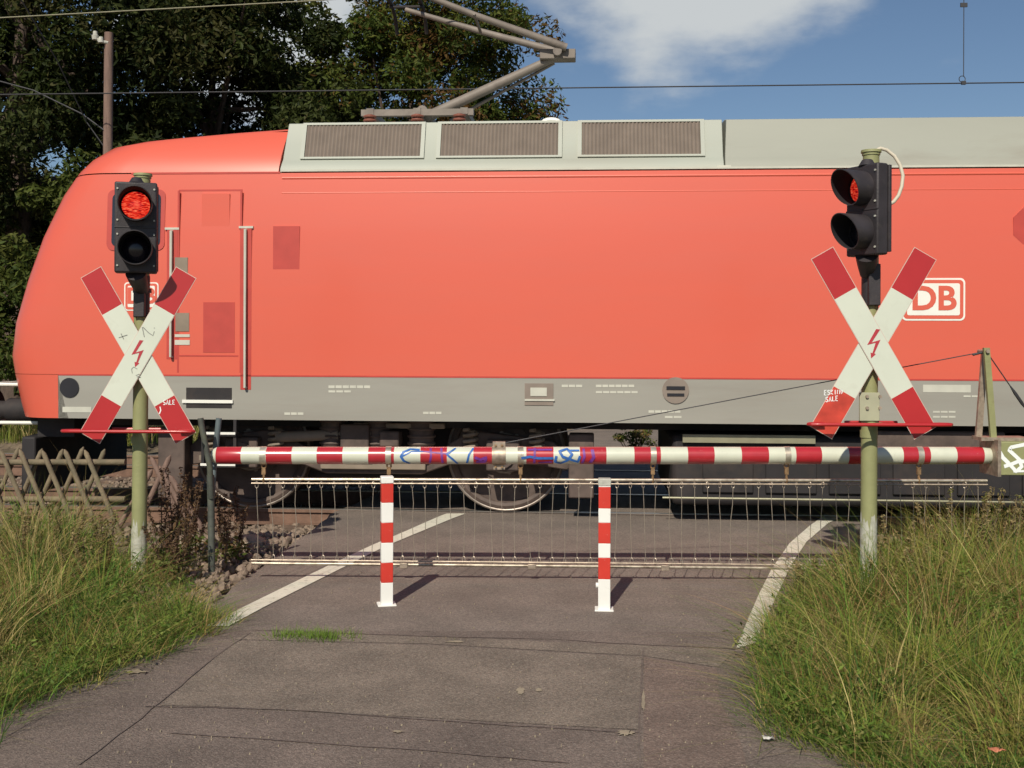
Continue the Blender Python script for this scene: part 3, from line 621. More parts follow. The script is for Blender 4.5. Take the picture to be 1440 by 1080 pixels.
# running gear
def bogie(xa, xb2):
    bo = MB()
    for ys_ in (0.42, 2.56):
        zt = .88
        bo.prism([(xa - .75, ys_, .55), (xa - .5, ys_, .78), (xa + .35, ys_, zt), (xa + .75, ys_, .62), (xb2 - .75, ys_, .62), (xb2 - .35, ys_, zt), (xb2 + .5, ys_, .78), (xb2 + .75, ys_, .55), (xb2 + .65, ys_, .48), (xb2 - .3, ys_, .62), (xb2 - .85, ys_, .42), (xa + .85, ys_, .42), (xa + .3, ys_, .62), (xa - .65, ys_, .48)][::-1], (0, .13, 0))
    fr = bo.build('bogie_frame', M['brown_iron'], loco, .015)
    for ax in (xa, xb2):
        wb = MB()
        for y0, sgn in ((.70, 1), (2.28, -1)):
            prof = [(.626, 0), (.626, .11), (.655, .112), (.655, .14)]
            wb.tube([(ax, y0 - .005*sgn, .633), (ax, y0 + .135*sgn, .633)], .625, 40)
            wb.torus((ax, y0, .633), .56, .045, (0, 1, 0), 40, 8)
            wb.tube([(ax, y0 - .03*sgn, .633), (ax, y0, .633)], .30, 28); wb.tube([(ax, y0 - .10*sgn, .633), (ax, y0 - .02*sgn, .633)], .14, 20)
        wb.tube([(ax, .7, .633), (ax, 2.28, .633)], .09, 12)
        wl = wb.build('wheelset', M['brown_iron'], fr)
        for y0, sgn in ((.70, -1), (2.28, 1)):
            rb = MB(); rb.torus((ax, y0 + .012*sgn, .633), .605, .018, (0, 1, 0), 48, 8); rb.torus((ax, y0 + .10*sgn, .633), .20, .016, (0, 1, 0), 24, 6)
            for k in range(8):
                a = k*math.pi/4 + .2; rb.tube([(ax+.21*math.cos(a), y0+.035*sgn, .633+.21*math.sin(a)), (ax+.21*math.cos(a), y0+.055*sgn, .633+.21*math.sin(a))], .022, 8)
            rb.build('wheel_ring', M['wheel_rim'], wl)
        # axle box and primary springs
        for ys_ in (.36, 2.62):
            ab = MB(); ab.box((ax - .17, ys_ - .09, .48), (ax + .17, ys_ + .09, .80)); ab.tube([(ax, ys_ - .12*(1 if ys_ < 1 else -1), .633), (ax, ys_, .633)], .12, 16); ab.build('axle_box', M['brown_iron'], fr, .02)
            for dx in (-.34, .34):
                sb = MB(); pts = [(ax+dx+.07*math.cos(t*.9), ys_+.07*math.sin(t*.9), .62+.0085*t) for t in range(0, 34)]
                sb.tube(pts, .018, 6); sb.box((ax+dx-.1, ys_-.1, .56), (ax+dx+.1, ys_+.1, .61)); sb.build('coil_spring', M['beige_dust'], fr)
    mid = (xa + xb2) / 2
    for dx in (-.42, .05, .5):     # secondary springs between bogie and body
        sb = MB(); sb.tube([(mid+dx, .42, .62), (mid+dx, .42, ZB + .02)], .13, 16)
        for k in range(5): sb.torus((mid+dx, .42, .67 + k*.075), .135, .016, (0, 0, 1), 16, 6)
        sb.build('secondary_spring', M['brown_iron'], fr)
    dm = MB(); dm.tube([(mid-1.0, .34, .80), (mid-.35, .34, .83)], .055, 12); dm.tube([(mid-.35, .34, .83), (mid+.1, .34, .85)], .035, 12); dm.build('damper', M['beige_dust'], fr)
    pb = MB(); pb.box((mid-.55, .37, .47), (mid+.55, .41, .60)); pb.box((mid - .2, .33, .9), (mid + .75, .40, .955)); pb.build('sand_pipe', M['beige_dust'], fr, .01)
    cb = MB(); cb.box((xa+.2, .9, .3), (xb2-.2, 2.1, .95)); cb.build('traction_motor', M['under'], fr, .04)
AX1 = T(356, 720, .70).x; AX2 = T(711, 720, .70).x
bogie(AX1, AX2); bogie(XC - AX2, XC - AX1)
b = MB(); b.box((-4.6, .5, ZB - .1), (XC + 4.6, 2.48, ZB + .02)); b.build('floor_frame', M['under'], loco)
xt0 = T(945, 650, .25).x; xt1 = XC - xt0
b = MB(); b.box((xt0, .22, .17), (xt1, 2.7, ZB - .13)); tk = b.build('transformer_tank', M['under'], loco, .05)
b = MB(); x = xt0 + .3
while x < xt1 - .3: b.box((x, .19, .30), (x+.5, .225, .72)); x += .62
b.build('tank_panel', M['under'], tk, .01)
b = MB(); b.box((xt0 + .1, .17, ZB - .20), (xt0 + 1.4, .23, ZB - .12)); zz2 = T(1100, 702, .14).z; b.tube([(xt0 - .1, .14, zz2), (xt1 + .1, .14, zz2)], .011, 8); b.build('tank_pipe', M['wire_pale'], tk)
b = MB(); q = T(1300, 620, .2); b.box((q.x - .5, .12, q.z - .11), (q.x + .75, .22, q.z + .10)); b.build('equipment_box', M['brown_iron'], tk, .02)
for px0, px1, y0, y1, mm in ((535, 562, 606, 628, 'brown_iron'), (1035, 1080, 612, 624, 'brown_iron'), (480, 520, 596, 640, 'brown_iron'), (225, 262, 600, 700, 'brown_iron'), (800, 835, 610, 700, 'brown_iron')):
    a = T(px0, y0, .3); c = T(px1, y1, .3); b = MB(); b.box((a.x, .24, c.z), (c.x, .5, a.z)); b.build('underframe_box', M[mm], loco, .015)
# pantograph
YM = 1.49; zr = RZ2 + .10
pb_ = MB(); a = T(520, 165, YM); c = T(672, 165, YM)
for y in (YM - .45, YM + .45): pb_.box((a.x, y - .04, zr + .12), (c.x, y + .04, zr + .19))
for x in (a.x + .1, (a.x + c.x)/2, c.x - .1): pb_.box((x - .04, YM - .5, zr + .13), (x + .04, YM + .5, zr + .20))
pg = pb_.build('pantograph', M['panto'], loco)
for x in (a.x + .1, a.x + .62, c.x - .15):
    for y in (YM - .5, YM + .5):
        b = MB(); b.tube([(x, y, zr - .06), (x, y, zr + .13)], .035, 12)
        for k in range(4): b.torus((x, y, zr - .02 + k*.042), .06, .014, (0, 0, 1), 14, 6)
        b.build('insulator', M['insul'], pg)
kn = T(797, 74, YM); ba = T(600, 160, YM); kn = Vector((kn.x, YM, kn.z)); ba = Vector((ba.x, YM, zr + .20))
b = MB(); b.tube([ba, ba.lerp(kn, .5), kn + Vector((-.12, 0, -.05))], [.060, .055, .045], 14); b.tube([(ba.x, YM - .35, ba.z), (ba.x, YM + .35, ba.z)], .06, 12); b.build('lower_arm', M['panto'], pg)
b = MB(); b.tube([ba + Vector((.25, .12, -.02)), kn + Vector((-.14, .06, -.10))], .018, 8); b.build('control_rod', M['panto'], pg)
hx = T(560, 12, YM).x; hz = T(545, 15, YM + .75).z
b = MB(); b.tube([(kn.x - .1, YM - .17, kn.z - .02), (kn.x - .1, YM + .17, kn.z - .02)], .05, 12); b.box((kn.x - .30, YM - .10, kn.z - .09), (kn.x + .10, YM + .10, kn.z + .02)); b.build('knee_joint', M['panto'], pg, .01)
b = MB()
for s_ in (-1, 1): b.tube([(kn.x, YM + .14*s_, kn.z + .02), (kn.x - 1.0, YM + .32*s_, kn.z + (hz - kn.z)*.47), (hx, YM + .52*s_, hz - .06)], [.045, .036, .028], 10)
b.tube([(hx + .9, YM - .37, hz - .38), (hx + .9, YM + .37, hz - .38)], .018, 8)
b.build('upper_arm', M['panto'], pg)
b = MB()
for dx in (-.18, .18):
    b.tube([(hx + dx, YM - .98, hz - .22), (hx + dx, YM - .85, hz - .06), (hx + dx, YM - .6, hz + .02), (hx + dx, YM + .6, hz + .02), (hx + dx, YM + .85, hz - .06), (hx + dx, YM + .98, hz - .22)], .022, 8)
for s_ in (-.55, .55): b.tube([(hx - .2, YM + s_, hz - .02), (hx + .2, YM + s_, hz - .02)], .018, 8)
b.build('contact_strip', M['under'], pg)

# ================================================================== OVERHEAD LINE
def wire(name, pts, r, m, label, cat='overhead wire'):
    b = MB(); b.tube(pts, r, 6); return b.build(name, m), label
def tw(x, y, z): p = TO + TU*x + TV*y; return (p.x, p.y, z)
zc = T(1355, 117, 5.6).z
ow = thing('overhead_line', tw(0, 5.6, zc), 'dark overhead line with a dropper above the far track', 'overhead wire')
b = MB(); b.tube([tw(-60, 5.6, zc), tw(60, 5.6, zc)], .010, 6); b.build('contact_wire', M['wire'], ow)
q1 = T(0, 25, 5.6); q2 = T(440, 1, 5.6)
b = MB(); b.tube([tw(-60, 5.6, q1.z - .5), tw(q1.x, 5.6, q1.z), tw(q2.x, 5.6, q2.z), tw(0, 5.6, q2.z + .16), tw(6.5, 5.6, q2.z + .14), tw(60, 5.6, q2.z + .5)], .009, 6); b.build('messenger_wire', M['wire_pale'], ow)
q = T(1355, 115, 5.6)
b = MB(); b.tube([tw(q.x, 5.6, q2.z + .14), tw(q.x, 5.6, zc + .10)], .006, 6); b.torus(tw(q.x - .02, 5.6, zc + .06), .045, .006, (0, 1, 0), 14, 5); b.box(tuple(Vector(tw(q.x - .03, 5.6, zc)) - Vector((0, .02, .02))), tuple(Vector(tw(q.x + .03, 5.6, zc)) + Vector((0, .02, .03))))
qq = Vector(tw(q.x, 5.6, T(1355, 8, 5.6).z)); b.box(tuple(qq - Vector((.05, .01, .02))), tuple(qq + Vector((.05, .01, .04)))); b.build('dropper', M['wire'], ow)
b = MB(); b.tube([tw(-60, 1.49, hz + .065), tw(60, 1.49, hz + .065)], .009, 6)
tag(b.build('contact_wire', M['wire']), 'dark contact wire just above the pantograph, out of frame', 'overhead wire')

# ================================================================== BARRIER
YBm = 8.5
SB = F / YBm
bar = thing('level_crossing_barrier', tuple(Vector((P(1393, 640, YBm).x, YBm, 0))), 'red and white striped barrier boom, lowered, with a hanging rod curtain and green drive box', 'barrier')
ed = [299, 306, 341, 376, 412, 447, 483, 519, 555, 592, 629, 666, 703, 740, 778, 815, 852, 891, 928, 966, 1003, 1041, 1079, 1117, 1153, 1191, 1229, 1267, 1305, 1342, 1380, 1391, 1396]
pts = []; mis = []; c_ = 0; RB = 12.2 / SB
for i, px in enumerate(ed): pts.append(P(px, 640.5, YBm)); mis.append(c_); c_ = 1 - c_
mis[-2] = 0; mis[-3] = 0; mis[-1] = 0
rr = [RB*.72] + [RB]*(len(ed) - 3) + [RB*.9, RB*.55]
b = MB(); b.tube(pts, rr, 28, mis=mis); boom = b.build('boom', [M['boom_white'], M['boom_red']], bar)
def wrap(px, py):      # a point on the front of the boom
    q = P(px, py, YBm); ax = P(px, 640.5, YBm); dz = max(-.97, min(.97, (q.z - ax.z) / RB)); return Vector((ax.x, YBm - math.sqrt(1 - dz*dz)*(RB + .0012), ax.z + dz*(RB + .0012)))
SP = [0]
def spray(path, wd, mm, n=5):
    SP[0] += .0003
    fine = []
    for (x0, y0), (x1, y1) in zip(path, path[1:]):
        for i in range(n): fine.append((x0 + (x1-x0)*i/n, y0 + (y1-y0)*i/n))
    fine.append(path[-1]); p = [wrap(*q) for q in fine]; b = MB(); v = []
    for i in range(len(p)):
        t = (p[min(i+1, len(p)-1)] - p[max(i-1, 0)]).normalized(); ax = P(fine[i][0], 640.5, YBm); nn = (p[i] - Vector((p[i].x, YBm, ax.z))).normalized()
        q = t.cross(nn).normalized() * wd/2/SB; v += [p[i] - q + nn*SP[0], p[i] + q + nn*SP[0]]
    b.add(v, [(2*i, 2*i+1, 2*i+3, 2*i+2) for i in range(len(p)-1)]); b.build('graffiti', M[mm], boom)
spray([(591, 632), (578, 631), (568, 635), (565, 641), (569, 647), (577, 651)], 3.5, 'blue_spray')
spray([(566, 641), (580, 634), (595, 634)], 2, 'blue_spray'); spray([(595, 634), (628, 637), (640, 631)], 2, 'violet_spray')
spray([(606, 630), (607, 640), (605, 650)], 3, 'violet_spray'); spray([(621, 630), (623, 650)], 3, 'violet_spray')
spray([(641, 630), (629, 638), (638, 645), (644, 651)], 2.8, 'blue_spray')
spray([(666, 630), (660, 638), (657, 650)], 2.8, 'blue_spray')
spray([(668, 642), (676, 645), (684, 642), (682, 648), (670, 648)], 4, 'violet_spray')
spray([(733, 643), (745, 641), (757, 643), (778, 643)], 3.6, 'blue_spray'); spray([(742, 632), (776, 632)], 3.2, 'violet_spray')
spray([(752, 630), (751, 650)], 3.2, 'violet_spray'); spray([(757, 649), (776, 648)], 3, 'violet_spray')
spray([(782, 640), (780, 648), (788, 650), (797, 646), (804, 638), (797, 631), (786, 634), (791, 641), (803, 645), (812, 648), (815, 640)], 3.6, 'blue_spray')
spray([(800, 633), (814, 633)], 3, 'blue_spray'); spray([(820, 631), (821, 641), (818, 650)], 3.5, 'violet_spray'); spray([(832, 632), (834, 642), (829, 649)], 4.5, 'violet_spray')
# clamp plate where the stay wire is fixed
def bx(b, px0, py0, px1, py1, ya, yb, mi=0):
    a = P(px0, py0, YBm); c = P(px1, py1, YBm); b.box((a.x, YBm + ya, c.z), (c.x, YBm + yb, a.z), mi)
b = MB(); a = P(692, 640.5, YBm); c = P(711, 640.5, YBm); b.tube([a, c], RB + .006, 28); bx(b, 693, 621, 710.5, 632, -.02, .02); bx(b, 694, 650, 710, 660, -.012, .012)
cl = b.build('stay_clamp', M['galv_dull'], bar)
b = MB()
for px in (697, 706):
    for py in (626, 656): q = P(px, py, YBm); b.tube([q + Vector((0, -.035, 0)), q + Vector((0, .03, 0))], .008, 8)
b.build('bolt', M['bronze'], cl)
# curtain: two rails and hanging rods
def rail2(y_left, y_right, xl, xr, r1, r2, gap, name, m1):
    b = MB(); a = P(xl, y_left, YBm); c = P(xr, y_right, YBm); b.tube([a, c], r1, 12); o = b.build(name, m1, bar)
    dz = Vector((0, .012, gap)); b = MB(); b.tube([a - dz, c - dz], r2, 8); b.build('rail_strand', M['galv_dull'], o)
    return o
rt = rail2(674, 676, 354, 1388, .0115, .006, .028, 'top_rail', M['galv'])
BRr = 1390
def bot(px): return 792 + (px - 354) * .0093
rb_ = rail2(bot(354), bot(BRr), 354, BRr, .0120, .006, -.028, 'bottom_rail', M['galv_mid'])
for px in (568, 748, 935, 1120):
    b = MB(); q = P(px, bot(px) + 1, YBm); b.box(tuple(q - Vector((.03, .022, .02))), tuple(q + Vector((.03, .0, .022)))); b.build('rail_joint', M['galv_dull'], rb_, .004)
def loop(b, c, a):
    u = Vector((math.cos(a), math.sin(a), 0)); pts = [c + u*.0125*math.sin(2*math.pi*i/12) + Vector((0, 0, .023*math.cos(2*math.pi*i/12))) for i in range(13)]
    b.tube(pts, .0032, 6)
px = 361.0; k = 0
while px < BRr - 2:
    jx = random.uniform(-4, 5); ptop = P(px, 682, YBm); pbt = P(px + jx, bot(px) - 8, YBm)
    b = MB(); loop(b, ptop, math.sin(k*1.7)*.9); loop(b, pbt, math.cos(k*2.1)*.9)
    b.tube([ptop + Vector((0, 0, .042)), ptop + Vector((.002, 0, .02))], .0035, 6)
    m1 = ptop.lerp(pbt, .5) + Vector((random.uniform(-.012, .012), 0, 0))
    b.tube([ptop - Vector((0, 0, .022)), ptop.lerp(pbt, .25) + Vector((random.uniform(-.005, .005), 0, 0)), m1, pbt + Vector((0, 0, .022))], .0026, 6)
    b.tube([pbt - Vector((0, 0, .02)), pbt - Vector((0, 0, .042))], .0035, 6)
    b.build('curtain_rod', M['rod'], bar); px += random.uniform(17.4, 18.8); k += 1
for px in (371, 547, 732, 918, 1106, 1292):
    b = MB(); a = P(px - 4, 640.5, YBm); c = P(px + 4, 640.5, YBm); b.tube([a, c], RB + .0035, 28)
    hg = b.build('hanger_band', M['galv'], bar)
    b = MB(); q = P(px, 653, YBm); e = P(px, 675, YBm); b.torus(q - Vector((0, 0, .012)), .016, .006, (0, 1, 0), 12, 6); b.box(tuple(q + Vector((-.014, -.012, -.075))), tuple(q + Vector((.014, .012, -.03)))); b.tube([q - Vector((0, 0, .07)), e - Vector((0, 0, .012))], .009, 8); b.torus(e, .022, .005, (1, 0, 0), 12, 6)
    b.build('turnbuckle', M['bronze'], hg)
# stay mast, wires, counterweight box, drive cabinet
b = MB()
a = P(1388, 489, YBm - .05); c = P(1398, 618, YBm - .05); b.prism([a + Vector((-.022, 0, 0)), a + Vector((.022, 0, 0)), c + Vector((.022, 0, 0)), c + Vector((-.022, 0, 0))], (0, .03, 0), 0)
a = P(1386, 492, YBm + .05); c = P(1377, 614, YBm + .05); b.prism([a + Vector((-.022, 0, 0)), a + Vector((.022, 0, 0)), c + Vector((.022, 0, 0)), c + Vector((-.022, 0, 0))], (0, .03, 0), 1)
q = P(1388, 494, YBm - .05); b.tube([q + Vector((0, -.02, 0)), q + Vector((0, .15, 0))], .014, 10, 1)
a = P(1374, 614, YBm); c = P(1442, 619, YBm); b.box((a.x, YBm - .08, c.z), (c.x, YBm + .1, c.z + .025), 1)
b.build('stay_mast', [M['green'], M['galv_dull']], bar)
top = P(1387, 494, YBm); b = MB(); b.tube([P(709, 623, YBm), top], .0042, 6); b.tube([P(1368, 499, YBm), top], .009, 8)
e = P(1468, 612, YBm); b.tube([top, e], .0045, 6); b.tube([top.lerp(e, .42), top.lerp(e, .50), top.lerp(e, .62), top.lerp(e, .68)], [.006, .013, .013, .006], 8); b.build('stay_wire', M['wire'], bar)
b = MB(); a = P(1394, 619, YBm); c = P(1540, 666, YBm); b.box((a.x, YBm - .14, c.z), (c.x, YBm + .18, a.z)); bxo = b.build('counterweight_box', M['green'], bar, .006)
b = MB(); b.box((a.x - .012, YBm - .146, c.z - .01), (a.x + .012, YBm + .186, a.z + .012)); b.build('box_flange', M['galv_dull'], bxo)
SP[0] = .001
def boxstroke(path, wd):
    SP[0] += .0004; b = MB(); p = []; yy_ = YBm - .140 - SP[0]
    for (x0, y0), (x1, y1) in zip(path, path[1:]):
        for i in range(4): q = P(x0 + (x1-x0)*i/4, y0 + (y1-y0)*i/4, YBm - .142); p.append(Vector((q.x, yy_, q.z)))
    q = P(*path[-1], YBm - .142); p.append(Vector((q.x, yy_, q.z)))
    b.ribbon(p, wd / SB, (0, -1, 0)); b.build('graffiti', M['white_spray'], bxo)
boxstroke([(1405, 634), (1410, 643), (1419, 652)], 5.5); boxstroke([(1446, 624), (1422, 629), (1419, 633), (1430, 643), (1437, 650)], 5)
boxstroke([(1412, 656), (1422, 653), (1434, 648), (1450, 651)], 5); boxstroke([(1419, 652), (1429, 663), (1437, 656), (1434, 649)], 5)
boxstroke([(1425, 663), (1455, 662)], 3)
cab = P(1475, 660, YBm)
b = MB(); b.box((cab.x, YBm - .2, -.05), (cab.x + .5, YBm + .3, P(1475, 668, YBm).z - .005)); b.build('drive_cabinet', M['green'], bar, .015)

# ---- forked rest post
fx = P(297, 700, YBm).x
fk = thing('forked_rest_post', (fx, YBm, 0), 'dark forked steel post that the left tip of the barrier boom rests in', 'post')
b = MB(); b.tube([P(298, 830, YBm), P(297, 720, YBm), P(296, 668, YBm)], [.026, .026, .028], 10); b.build('pole', M['green_dark'], fk)
b = MB(); a = P(296, 690, YBm - .09); b.tube([P(297, 700, YBm - .02), P(295, 655, YBm - .09), P(283, 596, YBm - .11), P(282, 588, YBm - .11)], .022, 10); b.build('fork_arm', M['green_dark'], fk)
b = MB(); b.tube([P(298, 700, YBm + .02), P(301, 655, YBm + .09), P(307, 596, YBm + .10), P(308, 588, YBm + .10)], .022, 10); b.build('fork_arm', M['blue_grey'], fk)

# ---- bollards
def bollard(px, py, Y, htop, rz, marks, capm, label):
    g = G(px, py); g = Vector((g.x, g.y, 0)); s_ = F / g.y
    t = thing('bollard', tuple(g), label, 'bollard', 'striped bollards in front of the barrier', rz=rz)
    rot = Matrix.Rotation(rz, 3, 'Z'); W = .040
    b = MB(); zs = [(py - m) / s_ for m, _ in marks] + [0.0]
    for i, (m, c) in enumerate(marks):
        z1 = (py - m) / s_; z0 = (py - marks[i+1][0]) / s_ if i + 1 < len(marks) else -.1
        b.box((g.x - W, g.y - W, z0), (g.x + W, g.y + W, z1), c, rot, (g.x, g.y, (z0+z1)/2))
    b.build('column', [M['post_white'], M['post_red']], t, .003)
    b = MB(); z1 = (py - marks[0][0]) / s_; b.box((g.x - W - .003, g.y - W - .003, z1 - .035), (g.x + W + .003, g.y + W + .003, z1 + .012), 0, rot, (g.x, g.y, z1)); b.build('cap', capm, t, .006)
    b = MB(); b.box((g.x - .062, g.y - .062, -.01), (g.x + .062, g.y + .062, .008), 0, rot, (g.x, g.y, 0)); b.build('base_plate', M['post_white'], t, .003)
    return t, g, s_
bollard(543.5, 850, 7.7, .87, R(12), [(672, 0), (678, 1), (706, 0), (734, 1), (762, 0), (790, 1), (818, 0)], M['post_white'], 'red and white square bollard standing left, nearer the curved road line')
t2, g2, s2 = bollard(849.5, 857, 7.6, .86, R(-4), [(675, 0), (684, 1), (714, 0), (734, 1), (763, 0), (783, 1), (813, 0)], M['cap_grey'], 'red and white square bollard with grey cap, the right one of the pair')
b = MB(); q = P(841, 823, g2.y); b.tube([(g2.x - .035, g2.y, q.z), (g2.x - .056, g2.y, q.z)], .018, 10); b.build('lock_bolt', M['post_white'], t2)

# ================================================================== CROSSING SIGNALS
FONT = {'S': [[(1,.9),(.6,1),(.1,.85),(.15,.6),(.8,.45),(.9,.15),(.5,0),(0,.1)]], 'A': [[(0,0),(.5,1),(1,0)],[(.2,.4),(.8,.4)]], 'L': [[(.1,1),(.1,0),(.9,0)]],
        'E': [[(.9,1),(.1,1),(.1,0),(.9,0)],[(.1,.5),(.7,.5)]], 'K': [[(.1,1),(.1,0)],[(.9,1),(.1,.45),(.9,0)]], 'I': [[(.5,1),(.5,0)]], 'M': [[(0,0),(.1,1),(.5,.4),(.9,1),(1,0)]], 'O': [[(.5,1),(.1,.6),(.4,0),(.9,.4),(.5,1)]]}
def signal(pbx, Y, cx, cy, front, labels, head_top, head_bot, hx, hyaw, capy, bolt_c, lens, opt):
    """pbx: post px at base; cx,cy: centre of the cross; front: +1 if the arm rising to the right lies in front"""
    s_ = F / Y; base = Vector((P(pbx, 800, Y).x, Y, 0))
    t = thing('crossing_signal', tuple(base), labels, 'railway signal', 'crossing signals with St Andrew\'s crosses')
    def Q(px, py, dy=0.0): return P(px, py, Y) + Vector((0, dy, 0))
    topc = Q(opt['capx'], capy); rp = .0545
    xa = lambda py: pbx + (opt['capx'] - pbx) * (820 - py) / (820 - capy)
    b = MB(); b.tube([base + Vector((0, 0, -.1)), topc], rp, 24); post = b.build('post', M['green'], t)
    b = MB(); n_ = 28; v = []; zt0 = Q(pbx, 735 if opt['side'] < 0 else 728).z; q_ = (topc - base) / (topc.z - base.z)
    for k_ in range(2):
        for i_ in range(n_):
            a_ = 2*math.pi*i_/n_; z_ = (-.05 if k_ == 0 else zt0 + random.uniform(-.10, .05)); c_ = base + q_*z_; v.append(c_ + Vector((math.cos(a_), math.sin(a_), 0))*(rp + .0015))
    b.add(v, [(i_, (i_+1) % n_, n_+(i_+1) % n_, n_+i_) for i_ in range(n_)], 0, True); b.build('worn_foot', M['foot'], post)
    b = MB(); b.tube([topc + Vector((0, 0, -.005)), topc + Vector((0, 0, .012)), topc + Vector((0, 0, .013)), topc + Vector((0, 0, .030))], [rp + .006, rp + .006, rp + .014, rp + .012], 24); b.build('post_cap', M['green'], post)
    # black sleeve with its number
    b = MB(); a = Q(xa(opt['sl'][0]), opt['sl'][0]); c = Q(xa(opt['sl'][1]), opt['sl'][1])
    b.tube([a, c], rp + .004, 24); b.box((a.x - .035, Y - rp - .03, c.z), (a.x + .045, Y - rp + .01, a.z)); sl_ = b.build('sleeve', M['black'], post, .006)
    text_mesh(opt['num'], .085, Vector((a.x + .008, Y - rp - .0315, (a.z*.42 + c.z*.58))), (1, 0, 0), (0, 0, 1), M['cap_grey'], 'number', sl_)
    # signal head, built facing the camera then turned about the post
    zt = Q(hx, head_top).z; zb = Q(hx, head_bot).z; H = zt - zb; rot = Matrix.Rotation(hyaw, 3, 'Z')
    pc = Vector((xa(300), 0, 0)); piv = Vector((Q(xa(300), 300).x, Y, 0))
    W = .145
    def loc(x, y, z): return piv + rot @ Vector((x, y, 0)) + Vector((0, 0, z))
    hb = MB(); D0 = opt['D'][0]; D1 = opt['D'][1]; ox = opt['ox']
    hb.box((piv.x + ox - W, Y + D0, zb), (piv.x + ox + W, Y + D1, zt), 0, rot, piv + Vector((0, 0, (zb+zt)/2))); 
    head = hb.build('signal_head', M['black'], t, .012)
    b = MB(); b.box((piv.x + ox - W - .006, Y + D1, zb + .02), (piv.x + ox + W + .006, Y + D1 + .025, zt - .01), 0, rot, piv + Vector((0, 0, (zb+zt)/2))); 
    zm = (zb + zt) / 2; b.box((piv.x + ox - W, Y + D0 - .004, zm - .006), (piv.x + ox + W, Y + D0 + .01, zm + .006), 0, rot, piv + Vector((0, 0, zm))); b.build('head_frame', M['black'], head, .003)
    # door bumps
    for zz_ in (zt - .05, zm + .05, zm - .05, zb + .05):
        for sx in (-1, 1): b = MB(); b.tube([loc(ox + sx*.125, D0, zz_), loc(ox + sx*.125, D0 - .008, zz_)], .007, 8); b.build('screw', M['cap_grey'], head)
    for k, zc_ in enumerate((zt - H*.26, zb + H*.26)):
        b = MB(); c = loc(ox, D0 - .002, zc_); d = rot @ Vector((0, -1, 0)); rg = Vector((0, 0, 1)); sd = d.cross(rg)
        nseg = 36; ro = .116; ri = .110
        v = []
        for i in range(nseg):
            a = 2*math.pi*i/nseg; ln = opt['hl'] - .09 * (1 - math.sin(a)) / 2 * 1.25
            u = sd*math.cos(a) + rg*math.sin(a)
            v += [c + u*ro, c + u*ro*1.01 + d*ln, c + u*ri*1.01 + d*ln, c + u*ri]
        fs = []; 
        for i in range(nseg):
            j = (i+1) % nseg
            for q in range(3): fs.append((4*i+q, 4*j+q, 4*j+q+1, 4*i+q+1))
        b.add(v, fs, 0, True)
        for i_ in range(len(b.m)): b.m[i_] = 1 if i_ % 3 == 2 else 0
        hood = b.build('hood', [M['black'], M['matte']], head)
        b = MB(); ring = []
        n2 = 28; v = [c + d*.035]; 
        for rr_, dd in ((.045, .032), (.075, .022), (.097, .006)):
            v += [c + (sd*math.cos(2*math.pi*i/n2) + rg*math.sin(2*math.pi*i/n2))*rr_ + d*dd for i in range(n2)]
        fs = [(0, 1+i, 1+(i+1) % n2) for i in range(n2)]
        for q in range(2): fs += [(1+q*n2+i, 1+(q+1)*n2+i, 1+(q+1)*n2+(i+1) % n2, 1+q*n2+(i+1) % n2) for i in range(n2)]
        b.add(v, fs, 0, True); b.build('red_lens' if k == 0 else 'lens', M[lens] if k == 0 else M['lens_off'], head)
        b = MB(); b.torus(c + d*.004, .103, .007, d, 28, 6); b.build('lens_ring', M['matte'], head)
    # brackets above and below
    ym = (D0 + D1) / 2
    b = MB(); b.tube([loc(ox, ym, zt - .01), loc(ox*.95, ym*.95, zt + .035)], [.060, .036], 16); b.tube([loc(ox*.9, ym*.9, zt + .018), loc(0, 0, zt + .018)], .026, 12); b.build('upper_bracket', M['black'], t)
    b = MB(); b.tube([loc(ox, ym, zb + .005), loc(ox*.6, ym*.7, zb - .05), loc(0, -.03, zb - .11)], [.075, .065, .05], 16); b.tube([loc(0, 0, zb - .13), loc(0, 0, zb - .10)], rp + .012, 20); b.build('lower_bracket', M['black'], t)
    # the cross
    CY = Y - rp - opt.get('cgap', .05); cc = P(cx, cy, CY); arm = 1.40; wv = .172; ang = R(60)
    cr_ = MB(); cr_.box((cc.x - .05, CY + .004, cc.z - .10), (cc.x + .05, Y - rp + .005, cc.z - .06)); cr_.box((cc.x - .05, CY + .004, cc.z + .06), (cc.x + .05, Y - rp + .005, cc.z + .10)); cross = cr_.build('cross_bracket', M['galv_dull'], t)
    for sgn in (1, -1):       # +1 rises to the right
        yo = -.009 if sgn == front else 0.0
        u = Vector((math.cos(ang)*sgn, 0, math.sin(ang))); n_ = Vector((-u.z, 0, u.x))
        def plate(l0, l1, w_, y0, y1):
            o = cc + Vector((0, yo, 0)); p = [o + u*l0 + n_*w_, o + u*l1 + n_*w_, o + u*l1 - n_*w_, o + u*l0 - n_*w_]
            return [Vector((q.x, CY + yo + y0, q.z)) for q in p], (0, y1 - y0, 0)
        b = MB(); p, vv = plate(-arm/2, arm/2, wv/2, 0, .004); b.prism(p, vv); am = b.build('cross_arm', M['sign_edge'], t)
        e = .004; rl = .315
        for l0, l1, mm in ((-arm/2 + e, -arm/2 + rl, 'sign_red'), (-arm/2 + rl, arm/2 - rl, 'sign_white'), (arm/2 - rl, arm/2 - e, 'sign_red')):
            if mm == 'sign_red' and l0 < 0 and opt['side'] > 0 and sgn == 1: mm = 'sign_red_faded'
            b = MB(); p, vv = plate(l0, l1, wv/2 - e, -.0015, 0); b.prism(p, vv); b.build('red_end' if 'red' in mm else 'white_middle', M[mm], am)
        if sgn == front: farm = am
        else: barm = am
    yf = CY - .009 - .003
